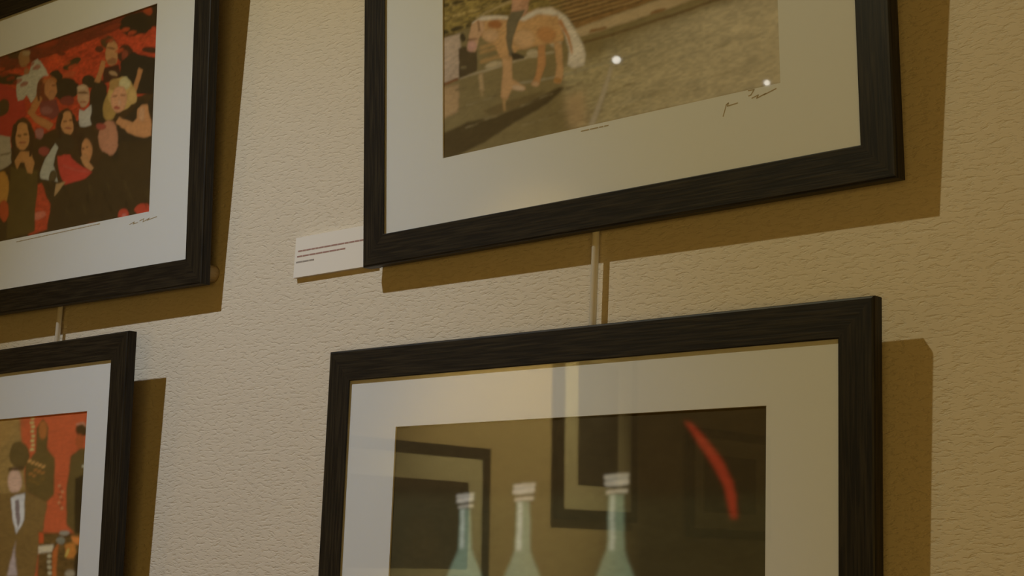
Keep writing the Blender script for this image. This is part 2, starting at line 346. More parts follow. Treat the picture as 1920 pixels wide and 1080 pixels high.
PRINT_A = ([0.074,0.041,0.015],[([0.497,0.062,0.023],2,0.35,1.0,[-1057,1013,993,1012,1009,586,-997,324]),([0.18,0.031,0.014],3,0.3,1.0,[-1057,1013,993,1012,995,940,614,918,-1044,860]),([0.032,0.022,0.01],2,0.0,1.0,[973,923,973,899,962,881,939,869,910,866,877,872,847,887,823,908,810,933,809,956,821,976,844,987,875,990,907,983,937,968,960,946]),([0.04,0.025,0.01],2,0.0,1.0,[936,1000,995,1006,1001,873,940,906]),([0.389,0.063,0.018],2,0.0,1.0,[969,965,967,958,963,952,955,950,946,952,937,956,929,964,924,972,921,981,923,989,928,994,935,996,944,994,953,990,961,982,967,974]),([0.063,0.043,0.016],1,0.0,1.0,[613,847,615,838,609,828,598,819,582,813,564,811,547,812,533,817,525,825,523,834,529,844,540,853,557,859,574,861,591,860,605,855]),([0.053,0.035,0.014],2,0.0,1.0,[298,840,293,830,277,824,250,823,218,828,185,837,156,849,135,863,127,876,132,886,149,892,176,893,209,888,242,878,270,866,290,852]),([0.074,0.031,0.015],1,0.0,1.0,[1005,766,1002,761,993,758,980,759,964,763,948,769,934,777,925,785,921,792,924,797,933,799,947,798,963,794,979,788,992,781,1001,773]),([0.175,0.031,0.015],1,0.0,1.0,[534,899,533,895,528,893,520,893,511,895,502,899,494,904,489,909,487,914,489,918,493,920,501,920,510,918,519,914,527,909,532,904]),([0.2,0.031,0.015],1,0.0,1.0,[661,939,659,935,654,933,645,934,635,936,626,940,617,945,611,950,609,955,611,959,616,961,625,961,634,958,644,954,653,949,659,944]),([0.113,0.031,0.015],1,0.0,1.0,[728,855,727,849,722,845,715,844,707,845,698,849,691,855,685,862,683,869,685,875,690,879,697,880,705,878,714,874,721,869,726,862]),([0.074,0.039,0.015],2,0.0,1.0,[295,980,295,969,287,961,274,956,256,955,237,958,219,965,206,975,198,986,199,996,206,1005,220,1010,238,1011,257,1007,275,1000,288,990]),([0.527,0.094,0.034],2,0.0,1.0,[590,785,591,777,585,769,574,763,558,759,542,758,526,760,514,765,507,772,507,781,513,789,524,795,539,799,556,800,572,798,584,792]),([0.285,0.043,0.016],2,0.0,1.0,[818,947,815,942,805,938,789,936,769,936,749,939,731,943,718,948,712,954,714,960,725,963,741,965,761,965,782,963,799,959,812,953]),([0.318,0.043,0.016],2,0.0,1.0,[490,975,487,968,474,963,453,961,427,961,400,964,376,970,359,977,351,984,354,991,368,995,389,998,416,997,443,994,466,989,483,982]),([0.448,0.045,0.031],2,0.0,1.0,[-27,810,167,848,302,769,328,641,231,553,-11,571]),([0.086,0.052,0.021],2,0.0,1.0,[221,693,212,679,200,670,185,667,171,671,159,682,152,698,150,716,153,733,162,747,174,757,189,759,203,754,215,744,222,728,224,710]),([0.527,0.243,0.106],2,0.0,1.0,[96,747,93,718,83,697,67,684,47,684,27,695,8,717,-5,745,-11,776,-9,805,1,827,18,839,38,839,59,827,77,805,90,777]),([0.053,0.035,0.015],2,0.0,1.0,[133,558,130,510,115,473,92,451,62,448,31,465,3,499,-17,546,-26,598,-24,646,-9,684,16,706,46,708,77,690,104,655,124,608]),([0.527,0.243,0.106],2,0.0,1.0,[-24,668,-27,639,-37,617,-53,604,-74,604,-95,615,-114,636,-128,665,-134,696,-132,725,-122,748,-105,760,-84,760,-63,749,-44,727,-30,698]),([0.455,0.416,0.345],2,0.0,1.0,[14,477,11,429,-3,390,-28,368,-58,365,-90,382,-119,416,-140,463,-150,516,-147,565,-131,604,-106,626,-75,628,-43,610,-15,575,5,528]),([0.527,0.243,0.106],2,0.0,1.0,[-147,586,-150,557,-160,535,-177,522,-198,521,-220,532,-240,554,-254,583,-261,614,-258,644,-248,666,-230,679,-209,680,-187,668,-168,646,-154,618]),([0.389,0.057,0.031],2,0.0,1.0,[-107,394,-110,345,-125,306,-151,283,-182,280,-215,296,-244,331,-266,378,-276,431,-273,481,-258,520,-232,543,-200,545,-167,528,-138,492,-117,445]),([0.527,0.243,0.106],2,0.0,1.0,[-290,734,-292,704,-303,681,-321,668,-343,668,-366,680,-386,702,-401,732,-408,764,-405,794,-394,817,-376,830,-354,830,-331,818,-311,795,-297,766]),([0.053,0.035,0.015],2,0.0,1.0,[-248,536,-251,486,-267,447,-293,424,-325,421,-359,439,-390,474,-413,523,-423,577,-420,628,-404,668,-378,691,-345,693,-310,674,-280,637,-258,589]),([0.527,0.243,0.106],2,0.0,1.0,[-421,651,-424,621,-435,597,-453,584,-475,583,-499,595,-520,618,-535,648,-542,680,-540,711,-529,734,-510,747,-488,748,-464,735,-443,713,-428,683]),([0.455,0.416,0.345],2,0.0,1.0,[-378,451,-381,400,-397,360,-423,337,-457,333,-492,351,-524,387,-547,436,-558,491,-555,543,-539,583,-511,606,-477,609,-442,590,-411,553,-388,504]),([0.527,0.243,0.106],2,0.0,1.0,[-556,565,-559,535,-570,511,-589,498,-612,497,-636,508,-658,531,-674,561,-681,594,-679,625,-667,649,-648,662,-625,663,-600,651,-579,628,-563,598]),([0.389,0.057,0.031],2,0.0,1.0,[-511,363,-514,312,-530,271,-558,247,-592,243,-629,261,-661,297,-686,347,-697,402,-694,454,-677,496,-649,519,-614,522,-577,503,-545,467,-522,417]),([0.527,0.243,0.106],2,0.0,1.0,[-715,719,-717,688,-729,664,-748,651,-772,650,-798,663,-820,686,-837,717,-845,751,-842,783,-830,807,-811,820,-786,820,-761,808,-738,784,-722,753]),([0.053,0.035,0.015],2,0.0,1.0,[-667,512,-670,460,-687,418,-715,394,-751,391,-789,409,-823,447,-848,498,-861,555,-858,608,-840,650,-811,674,-774,676,-736,657,-703,618,-678,568]),([0.345,0.175,0.073],2,0.0,1.0,[330,934,329,916,322,903,311,895,298,895,285,903,273,917,265,936,261,955,263,974,269,987,280,995,293,994,306,986,318,972,326,954]),([0.455,0.313,0.175],2,0.0,1.0,[332,959,330,953,325,949,317,948,308,950,298,954,290,960,284,968,282,975,283,981,288,985,296,986,306,984,316,980,324,974,330,967]),([0.389,0.165,0.073],1,0.0,1.0,[334,859,333,851,330,845,324,841,317,842,310,846,303,852,299,861,297,870,298,879,301,885,307,888,314,888,322,884,328,877,332,868]),([0.49,0.461,0.39],1,0.08,1.0,[261,850,328,852,341,908,374,915,406,880,445,815,417,784,388,756,378,714,352,696,319,742,305,723,274,726,257,802]),([0.044,0.031,0.014],1,0.0,1.0,[525,786,523,775,514,767,501,765,486,767,470,774,456,785,446,797,442,810,445,821,453,829,467,831,482,829,499,822,512,811,522,798]),([0.04,0.028,0.014],2,0.0,1.0,[610,693,606,671,591,656,569,649,541,652,513,665,488,685,471,709,464,734,468,757,483,772,507,778,535,775,563,762,587,742,604,717]),([0.221,0.043,0.031],2,0.0,1.0,[587,639,585,629,577,623,565,620,551,622,536,628,524,637,515,649,511,660,514,670,522,677,534,679,548,677,563,671,575,662,584,651]),([0.2,0.052,0.021],2,0.0,1.0,[470,733,468,708,459,689,445,678,428,678,411,688,395,707,384,732,379,759,381,784,390,803,404,814,421,814,439,803,454,784,465,760]),([0.472,0.172,0.055],2,0.0,1.0,[494,770,492,761,483,756,470,754,454,757,438,763,424,773,414,784,410,795,413,803,422,809,435,811,451,808,467,801,481,792,491,781]),([0.527,0.233,0.099],1,0.0,1.0,[493,729,492,709,485,694,474,686,460,685,446,693,434,708,425,728,422,749,423,769,430,784,441,793,455,793,469,785,481,770,490,750]),([0.512,0.239,0.108],1,0.0,1.0,[483,696,483,685,479,677,474,673,467,673,460,677,454,684,449,695,448,706,448,716,452,724,457,729,464,729,471,725,477,717,482,707]),([0.318,0.122,0.05],1,0.0,1.0,[490,746,489,745,485,744,481,744,475,745,469,747,464,750,461,753,460,755,461,757,464,758,469,758,474,756,480,754,485,752,488,749]),([0.21,0.052,0.045],2,0.0,1.0,[392,688,493,676,515,591,475,571,414,615]),([0.318,0.114,0.102],2,0.0,1.0,[475,623,473,615,466,610,454,608,441,610,427,616,415,624,407,633,403,643,406,651,413,656,425,658,438,656,452,650,464,642,472,633]),([0.497,0.217,0.079],1,0.0,1.0,[382,728,331,649,391,577,460,519,482,548,415,603,373,637,417,700]),([0.395,0.171,0.152],2,0.0,1.0,[434,515,432,505,427,498,419,494,408,494,398,499,388,507,382,518,379,529,381,540,386,547,395,551,405,550,416,546,425,537,431,527]),([0.044,0.031,0.015],2,0.0,1.0,[768,576,767,529,758,492,743,470,724,465,705,480,687,511,674,554,668,603,670,650,679,688,694,710,713,714,732,699,750,667,762,624]),([0.044,0.031,0.014],1,0.0,1.0,[699,705,697,692,689,683,677,679,662,681,646,688,633,699,624,713,620,728,622,741,631,750,643,754,658,752,674,745,687,733,696,719]),([0.55,0.329,0.18],1,0.0,1.0,[669,643,667,622,661,606,650,596,638,595,624,603,613,619,604,640,600,663,602,684,609,701,619,710,632,711,645,703,657,687,665,666]),([0.153,0.071,0.031],1,0.0,1.0,[663,656,660,655,654,655,644,656,632,659,620,663,609,667,602,671,600,674,602,675,609,675,619,673,631,670,643,666,653,662,660,659]),([0.421,0.15,0.082],1,0.0,1.0,[653,615,652,614,648,613,641,614,634,615,626,618,620,621,615,624,614,626,615,628,619,629,626,628,633,626,641,624,647,621,652,618]),([0.606,0.432,0.272],2,0.0,1.0,[650,687,648,682,643,679,635,678,625,680,615,684,607,689,601,696,599,701,600,706,606,709,614,710,624,708,634,704,642,698,648,692]),([0.535,0.501,0.43],1,0.0,1.0,[618,593,644,575,677,595,684,497,654,491,622,505]),([0.099,0.052,0.018],2,0.0,1.0,[788,871,785,858,778,850,765,846,751,848,736,855,723,867,714,881,710,896,712,909,720,917,733,921,747,919,762,911,775,900,784,886]),([0.527,0.263,0.106],1,0.0,1.0,[806,814,805,790,799,772,789,761,776,760,764,768,752,786,744,809,740,835,742,859,748,878,758,889,771,890,783,881,795,863,803,840]),([0.285,0.122,0.045],1,0.0,1.0,[789,841,787,840,782,840,774,841,765,844,755,847,747,851,741,854,739,857,741,858,746,858,755,857,764,854,774,851,782,847,787,844]),([0.389,0.103,0.055],1,0.0,1.0,[800,785,798,783,795,782,790,783,783,784,777,787,772,789,768,792,767,795,768,796,771,797,777,797,783,795,789,793,795,790,798,787]),([0.318,0.147,0.061],2,0.0,1.0,[797,775,796,770,791,767,784,766,776,768,768,771,760,776,755,782,753,788,755,793,759,796,766,796,775,795,783,791,791,786,795,780]),([0.068,0.025,0.014],2,0.0,1.0,[735,764,809,758,828,678,731,679]),([0.455,0.283,0.138],1,0.0,1.0,[804,707,802,704,796,704,789,707,780,711,772,717,766,723,763,729,763,734,765,736,771,736,779,734,787,729,795,723,801,717,804,711]),([0.49,0.22,0.08],1,0.0,1.0,[725,803,709,760,688,711,717,692,735,743,749,788]),([0.074,0.028,0.013],1,0.0,1.0,[877,787,875,770,867,757,856,750,841,751,827,759,814,773,805,791,801,811,803,828,811,842,823,848,837,847,852,839,864,825,873,807]),([0.267,0.057,0.028],2,0.0,1.0,[853,789,852,779,849,772,844,768,838,768,832,771,826,779,822,789,820,799,821,809,824,817,829,821,836,821,842,817,847,810,851,800]),([0.034,0.026,0.014],1,0.0,1.0,[819,765,879,794,925,764,998,734,1005,559,804,616]),([0.52,0.236,0.087],1,0.0,1.0,[911,709,900,660,879,604,901,590,923,647,934,696]),([0.421,0.261,0.073],2,0.0,1.0,[820,554,811,525,798,503,783,492,768,493,754,506,745,529,741,558,744,590,752,619,765,641,781,652,796,651,810,638,819,615,822,585]),([0.585,0.381,0.123],1,0.0,1.0,[898,589,895,559,881,537,860,525,835,526,809,539,786,563,770,594,763,628,767,658,781,681,802,692,828,691,854,677,876,653,892,622]),([0.421,0.249,0.082],2,0.0,1.0,[830,651,828,640,821,633,811,630,798,631,786,637,775,646,767,658,764,670,766,681,773,688,783,691,796,690,808,684,819,675,827,663]),([0.606,0.516,0.261],2,0.0,1.0,[875,646,873,635,867,628,858,624,847,625,835,630,825,640,818,651,816,663,817,674,824,681,833,685,844,684,856,678,865,669,872,658]),([0.665,0.331,0.17],1,0.0,1.0,[862,568,856,545,846,528,831,520,815,521,800,532,788,551,782,576,781,601,787,625,798,642,812,650,828,648,843,637,855,617,861,593]),([0.598,0.386,0.136],1,0.0,1.0,[909,576,908,560,904,548,896,541,887,540,878,546,870,557,864,572,861,589,863,605,867,617,875,624,884,625,893,619,901,608,907,592]),([0.389,0.175,0.08],1,0.0,1.0,[816,602,815,600,812,599,807,600,802,601,797,602,793,605,790,607,788,610,789,612,792,612,797,612,802,611,807,609,812,607,815,604]),([0.421,0.196,0.093],1,0.0,1.0,[856,596,855,594,852,593,848,593,843,595,837,596,833,599,830,601,829,604,830,605,833,606,837,606,842,605,847,603,852,601,855,598]),([0.455,0.109,0.067],1,0.0,1.0,[829,543,828,540,824,539,819,538,813,540,807,542,801,545,798,549,796,552,797,555,801,556,806,557,812,556,819,553,824,550,828,546]),([0.736,0.416,0.254],1,0.0,1.0,[833,566,833,561,831,557,829,555,826,554,823,556,820,560,818,565,817,570,817,575,819,579,822,581,825,581,828,579,830,576,832,571]),([0.048,0.033,0.016],1,0.0,1.0,[873,494,933,559,956,521,987,559,1009,1,765,42,794,292,806,447]),([0.598,0.284,0.115],1,0.0,1.0,[935,524,963,517,988,420,987,364,946,364,877,407,808,472,823,497,894,447,916,465,912,507]),([0.647,0.349,0.174],2,0.0,1.0,[952,473,952,459,949,449,944,442,938,441,932,445,927,454,923,467,921,482,922,495,925,506,929,513,935,514,941,510,947,500,951,487]),([0.52,0.236,0.129],2,0.0,1.0,[827,394,825,360,815,334,799,319,780,316,760,328,742,352,729,384,724,420,726,454,736,481,752,496,772,498,792,486,810,462,822,429]),([0.389,0.08,0.055],2,0.0,1.0,[759,469,758,464,752,460,743,459,733,460,722,464,713,470,707,477,704,484,706,489,712,493,721,494,731,493,742,489,751,483,757,476]),([0.079,0.039,0.016],2,0.0,1.0,[614,502,611,467,600,441,581,425,558,424,534,437,513,462,498,496,492,534,495,569,506,596,525,611,549,612,572,598,593,572,608,539]),([0.558,0.27,0.107],1,0.0,1.0,[596,525,594,502,587,484,576,473,561,472,547,480,534,497,524,520,520,545,522,569,529,587,541,598,555,599,570,590,583,573,592,550]),([0.291,0.122,0.045],1,0.0,1.0,[555,544,554,542,552,540,548,540,544,541,539,542,535,545,533,548,532,551,532,553,535,555,538,555,543,554,547,553,551,550,554,547]),([0.291,0.122,0.045],1,0.0,1.0,[586,544,586,542,583,540,580,540,575,540,571,542,567,545,564,547,563,550,564,553,566,554,570,555,574,554,579,552,583,550,585,547]),([0.395,0.112,0.06],1,0.0,1.0,[583,502,581,500,577,499,570,500,563,501,555,504,548,507,544,510,542,512,544,514,548,515,554,514,562,512,570,510,577,507,581,504]),([0.068,0.043,0.019],2,0.0,1.0,[598,425,595,409,584,398,568,392,548,394,528,402,510,416,498,433,493,451,496,467,507,478,524,484,544,482,564,473,581,460,593,443]),([0.068,0.039,0.016],2,0.0,1.0,[710,413,707,393,697,378,681,371,662,371,643,380,625,396,613,416,609,438,611,458,622,473,638,481,657,480,677,471,694,455,705,434]),([0.558,0.259,0.101],2,0.0,1.0,[696,363,695,339,689,320,680,308,668,306,656,314,645,330,638,353,634,378,635,403,641,422,650,434,662,436,674,428,685,411,692,388]),([0.291,0.122,0.045],1,0.0,1.0,[653,384,653,382,651,381,648,381,645,381,642,382,639,384,637,386,636,388,637,390,639,392,641,392,645,392,648,391,651,389,653,386]),([0.291,0.122,0.045],1,0.0,1.0,[675,387,675,385,673,384,670,383,667,384,664,385,661,387,659,389,659,391,659,393,661,394,664,395,667,394,670,393,673,391,675,389]),([0.558,0.28,0.114],1,0.0,1.0,[631,350,657,300,688,259,713,274,685,311,661,357]),([0.469,0.461,0.378],1,0.0,1.0,[493,451,512,424,493,336,521,248,511,158,488,152,441,211,420,320,444,386]),([0.113,0.08,0.035],1,0.0,1.0,[511,274,507,263,501,255,494,250,486,251,478,256,472,266,469,278,470,290,473,302,479,310,486,314,495,313,502,308,508,299,511,287]),([0.345,0.074,0.055],2,0.0,1.0,[465,419,464,410,458,404,448,401,437,401,425,406,415,414,408,424,405,434,407,443,413,450,423,453,434,452,446,447,456,439,463,429]),([0.065,0.041,0.016],1,0.0,1.0,[12,202,382,307,547,237,674,246,740,305,752,342,816,287,836,381,991,342,1004,-1,26,-16]),([0.581,0.067,0.043],1,0.0,1.0,[511,378,572,374,643,301,706,260,669,234,559,229,524,296]),([0.691,0.124,0.086],1,0.0,1.0,[544,326,615,282,687,258,687,266,617,290,547,333]),([0.49,0.306,0.136],1,0.0,1.0,[510,240,567,246,534,207,507,181]),([0.512,0.075,0.03],2,0.2,1.0,[366,274,432,262,485,147,475,19,369,12]),([0.631,0.191,0.116],2,0.0,1.0,[462,105,462,96,457,88,447,82,433,78,417,77,403,80,391,86,385,95,384,104,389,112,400,119,414,122,430,123,444,120,455,114]),([0.079,0.041,0.016],2,0.0,1.0,[384,495,381,451,368,416,347,396,320,393,292,409,268,440,250,483,242,530,245,575,258,610,280,630,307,632,335,616,359,584,376,541]),([0.581,0.291,0.117],1,0.0,1.0,[353,522,351,494,343,471,330,458,314,456,297,466,282,486,271,514,266,544,267,573,275,596,289,609,305,610,322,600,337,580,348,552]),([0.267,0.13,0.04],1,0.0,1.0,[303,538,302,535,300,533,296,533,291,534,286,535,282,538,279,541,278,544,279,546,281,548,285,548,290,548,295,546,299,543,302,540]),([0.267,0.13,0.04],1,0.0,1.0,[340,537,339,534,336,532,332,532,328,533,323,534,319,537,316,540,315,543,316,545,318,547,322,548,327,547,332,545,336,543,339,540]),([0.421,0.126,0.067],1,0.0,1.0,[336,493,335,491,330,490,323,491,315,492,306,495,299,498,294,501,293,504,294,505,299,506,306,505,314,504,322,501,330,498,334,495]),([0.113,0.077,0.022],2,0.0,1.0,[246,394,411,333,404,27,247,15]),([0.542,0.266,0.097],1,0.0,1.0,[273,410,302,454,363,439,388,372,375,325,348,331,333,390,311,401,291,366]),([0.434,0.379,0.305],1,0.0,1.0,[85,604,238,546,258,405,194,383,97,400]),([0.255,0.206,0.145],1,0.0,1.0,[191,459,253,458,250,467,188,468]),([0.535,0.27,0.059],2,0.0,1.0,[247,275,246,241,241,213,230,196,218,192,204,201,191,223,182,255,177,290,178,325,184,353,194,371,207,374,221,364,233,342,242,311]),([0.49,0.089,0.029],2,0.0,1.0,[254,162,253,141,248,123,239,113,229,111,217,117,207,131,200,151,197,173,198,195,203,212,211,222,222,224,233,218,243,204,250,184]),([0.566,0.078,0.043],1,0.0,1.0,[894,17,892,5,887,-4,879,-9,869,-9,858,-5,849,4,843,15,841,27,842,39,847,48,856,53,866,53,876,49,885,40,891,29]),([0.718,0.203,0.153],1,0.0,1.0,[883,14,883,10,880,7,877,5,873,5,869,7,866,10,863,14,862,18,863,22,865,25,868,26,872,26,876,24,880,22,882,18]),([0.558,0.074,0.036],1,0.0,1.0,[1004,17,1001,7,992,0,978,-3,961,-2,944,3,930,12,920,24,916,35,919,45,928,52,942,56,959,54,976,49,990,40,1000,29]),([0.389,0.107,0.035],1,0.0,1.0,[746,-1,744,-3,738,-5,729,-5,718,-3,708,-1,699,3,693,7,690,10,692,13,698,14,707,14,718,13,728,10,737,6,743,3]),([0.063,0.031,0.014],1,0.0,1.0,[259,608,250,529,262,437,274,435,265,524,278,601]),([0.063,0.031,0.014],1,0.0,1.0,[334,586,355,502,356,415,369,411,371,498,352,584]),([0.063,0.031,0.014],1,0.0,1.0,[514,595,505,536,514,467,526,465,519,531,531,587]),([0.063,0.031,0.014],1,0.0,1.0,[575,576,592,512,592,448,604,445,606,510,592,574]),([0.063,0.031,0.014],1,0.0,1.0,[624,470,616,421,624,363,636,361,631,416,641,463]),([0.161,0.052,0.021],1,0.0,1.0,[388,793,381,747,389,694,401,691,396,742,406,784]),([0.12,0.08,0.028],2,0.0,0.6,[466,272,490,221,496,222,480,273]),([0.04,0.026,0.012],2,0.0,0.6,[579,157,602,108,608,108,592,158]),([0.12,0.08,0.028],2,0.0,0.6,[681,195,703,147,709,147,694,197]),([0.04,0.026,0.012],2,0.0,0.6,[787,85,808,37,813,38,799,87]),([0.12,0.08,0.028],2,0.0,0.6,[883,123,904,76,909,77,895,125]),([0.04,0.026,0.012],2,0.0,0.6,[977,160,997,114,1002,114,989,162]),([0.12,0.08,0.028],2,0.0,0.6,[567,111,590,62,596,63,580,113]),([0.04,0.026,0.012],2,0.0,0.6,[669,150,692,102,697,102,682,152]),([0.12,0.08,0.028],2,0.0,0.6,[768,188,791,140,796,141,781,189]),([0.04,0.026,0.012],2,0.0,0.6,[872,79,893,32,898,33,884,81]),([0.12,0.08,0.028],2,0.0,0.6,[966,117,987,70,991,71,978,118]),([0.04,0.026,0.012],2,0.0,0.6,[547,217,571,168,576,169,561,219]),([0.12,0.08,0.028],2,0.0,0.6,[657,105,680,56,685,57,670,106]),([0.04,0.026,0.012],2,0.0,0.6,[757,143,779,95,784,96,770,145]),([0.12,0.08,0.028],2,0.0,0.6,[854,181,876,133,881,134,867,182]),([0.04,0.026,0.012],2,0.0,0.6,[955,73,976,27,980,28,967,75]),([0.631,0.092,0.03],2,0.2,0.7,[189,926,189,921,185,917,177,914,167,913,156,913,147,916,139,919,135,924,135,929,139,933,147,936,157,937,168,937,177,934,185,931]),([0.345,0.043,0.018],2,0.2,0.7,[398,873,398,868,394,864,387,861,378,860,368,860,358,862,351,866,347,871,348,875,352,880,359,882,368,884,378,883,388,881,395,877]),([0.631,0.092,0.03],2,0.2,0.7,[597,822,597,818,593,814,586,811,577,810,568,810,559,812,552,816,548,820,549,825,552,829,559,832,568,833,578,832,587,830,593,827]),([0.345,0.043,0.018],2,0.2,0.7,[780,889,780,884,776,880,770,877,761,876,752,877,744,879,737,882,734,887,734,891,738,895,744,898,753,899,762,899,770,896,777,893]),([0.631,0.092,0.03],2,0.2,0.7,[959,840,959,836,956,832,950,829,942,828,933,828,925,831,919,834,916,838,916,842,919,846,925,849,934,850,942,850,950,848,956,844]),([0.345,0.043,0.018],2,0.2,0.7,[361,900,361,895,357,891,349,888,340,887,330,888,320,890,313,894,309,898,309,903,313,907,321,910,330,911,340,911,350,908,357,905]),([0.631,0.092,0.03],2,0.2,0.7,[561,849,561,844,557,840,550,837,541,836,532,836,523,839,516,842,512,847,512,851,516,855,523,858,532,859,542,859,551,857,558,853]),([0.345,0.043,0.018],2,0.2,0.7,[746,915,746,910,742,906,736,903,727,902,718,903,710,905,703,909,700,913,700,917,703,921,710,924,719,925,728,925,736,922,743,919]),([0.631,0.092,0.03],2,0.2,0.7,[927,865,927,861,924,857,917,854,909,853,901,854,892,856,886,859,883,863,883,868,887,872,893,874,901,876,910,875,918,873,924,870]),([0.345,0.043,0.018],2,0.2,0.7,[329,806,329,802,325,798,318,795,308,793,298,794,289,796,281,799,277,804,278,809,282,813,289,816,299,817,309,817,318,815,326,811]),([0.631,0.092,0.03],2,0.2,0.7,[525,875,525,871,521,867,514,864,505,862,495,863,486,865,480,869,476,873,476,878,480,882,487,885,496,886,506,886,515,883,522,880]),([0.345,0.043,0.018],2,0.2,0.7,[717,826,717,821,713,817,707,814,698,813,689,814,680,816,674,819,670,823,671,828,674,832,681,835,690,836,699,836,707,834,714,830]),([0.631,0.092,0.03],2,0.2,0.7,[895,891,895,886,891,883,885,880,877,879,868,879,860,881,853,885,850,889,850,893,854,897,860,900,868,901,877,901,885,898,892,895]),([0.345,0.043,0.018],2,0.2,0.7,[291,834,291,829,287,825,279,822,270,820,259,821,250,823,243,827,239,831,239,836,243,840,250,843,260,845,270,844,280,842,287,838]),([0.631,0.092,0.03],2,0.2,0.7,[489,902,489,898,485,894,478,891,469,889,459,890,450,892,443,896,439,900,439,905,443,909,450,912,459,913,469,913,478,910,485,907]),([0.345,0.043,0.018],2,0.2,0.7,[683,852,683,847,679,843,672,840,664,839,654,840,646,842,639,845,635,850,636,854,639,858,646,861,655,862,664,862,673,860,679,856]),([0.631,0.092,0.03],2,0.2,0.7,[862,916,862,912,858,908,852,905,844,904,835,905,827,907,820,910,817,915,817,919,821,923,827,926,835,927,844,926,853,924,859,921]),([0.345,0.043,0.018],2,0.2,0.7,[252,861,252,856,248,852,241,849,231,848,220,848,211,851,203,854,199,859,199,864,204,868,211,871,221,872,231,872,241,869,248,866]),([0.631,0.092,0.03],2,0.2,0.7,[458,810,458,806,454,801,447,799,438,797,428,798,419,800,412,803,408,808,408,812,412,817,419,820,429,821,439,820,448,818,455,815]),([0.345,0.043,0.018],2,0.2,0.7,[648,878,648,873,644,869,637,866,629,865,619,866,610,868,604,872,600,876,600,880,604,884,611,887,620,889,629,888,638,886,644,882]),([0.631,0.092,0.03],2,0.2,0.7,[834,829,834,825,830,821,824,818,815,817,806,817,798,819,792,823,788,827,789,831,792,835,799,838,807,839,816,839,824,837,831,833]),([0.345,0.043,0.018],2,0.2,0.7,[213,889,213,884,209,880,201,877,192,876,181,876,171,878,164,882,160,887,160,892,164,896,172,899,181,900,192,900,202,897,209,894])])
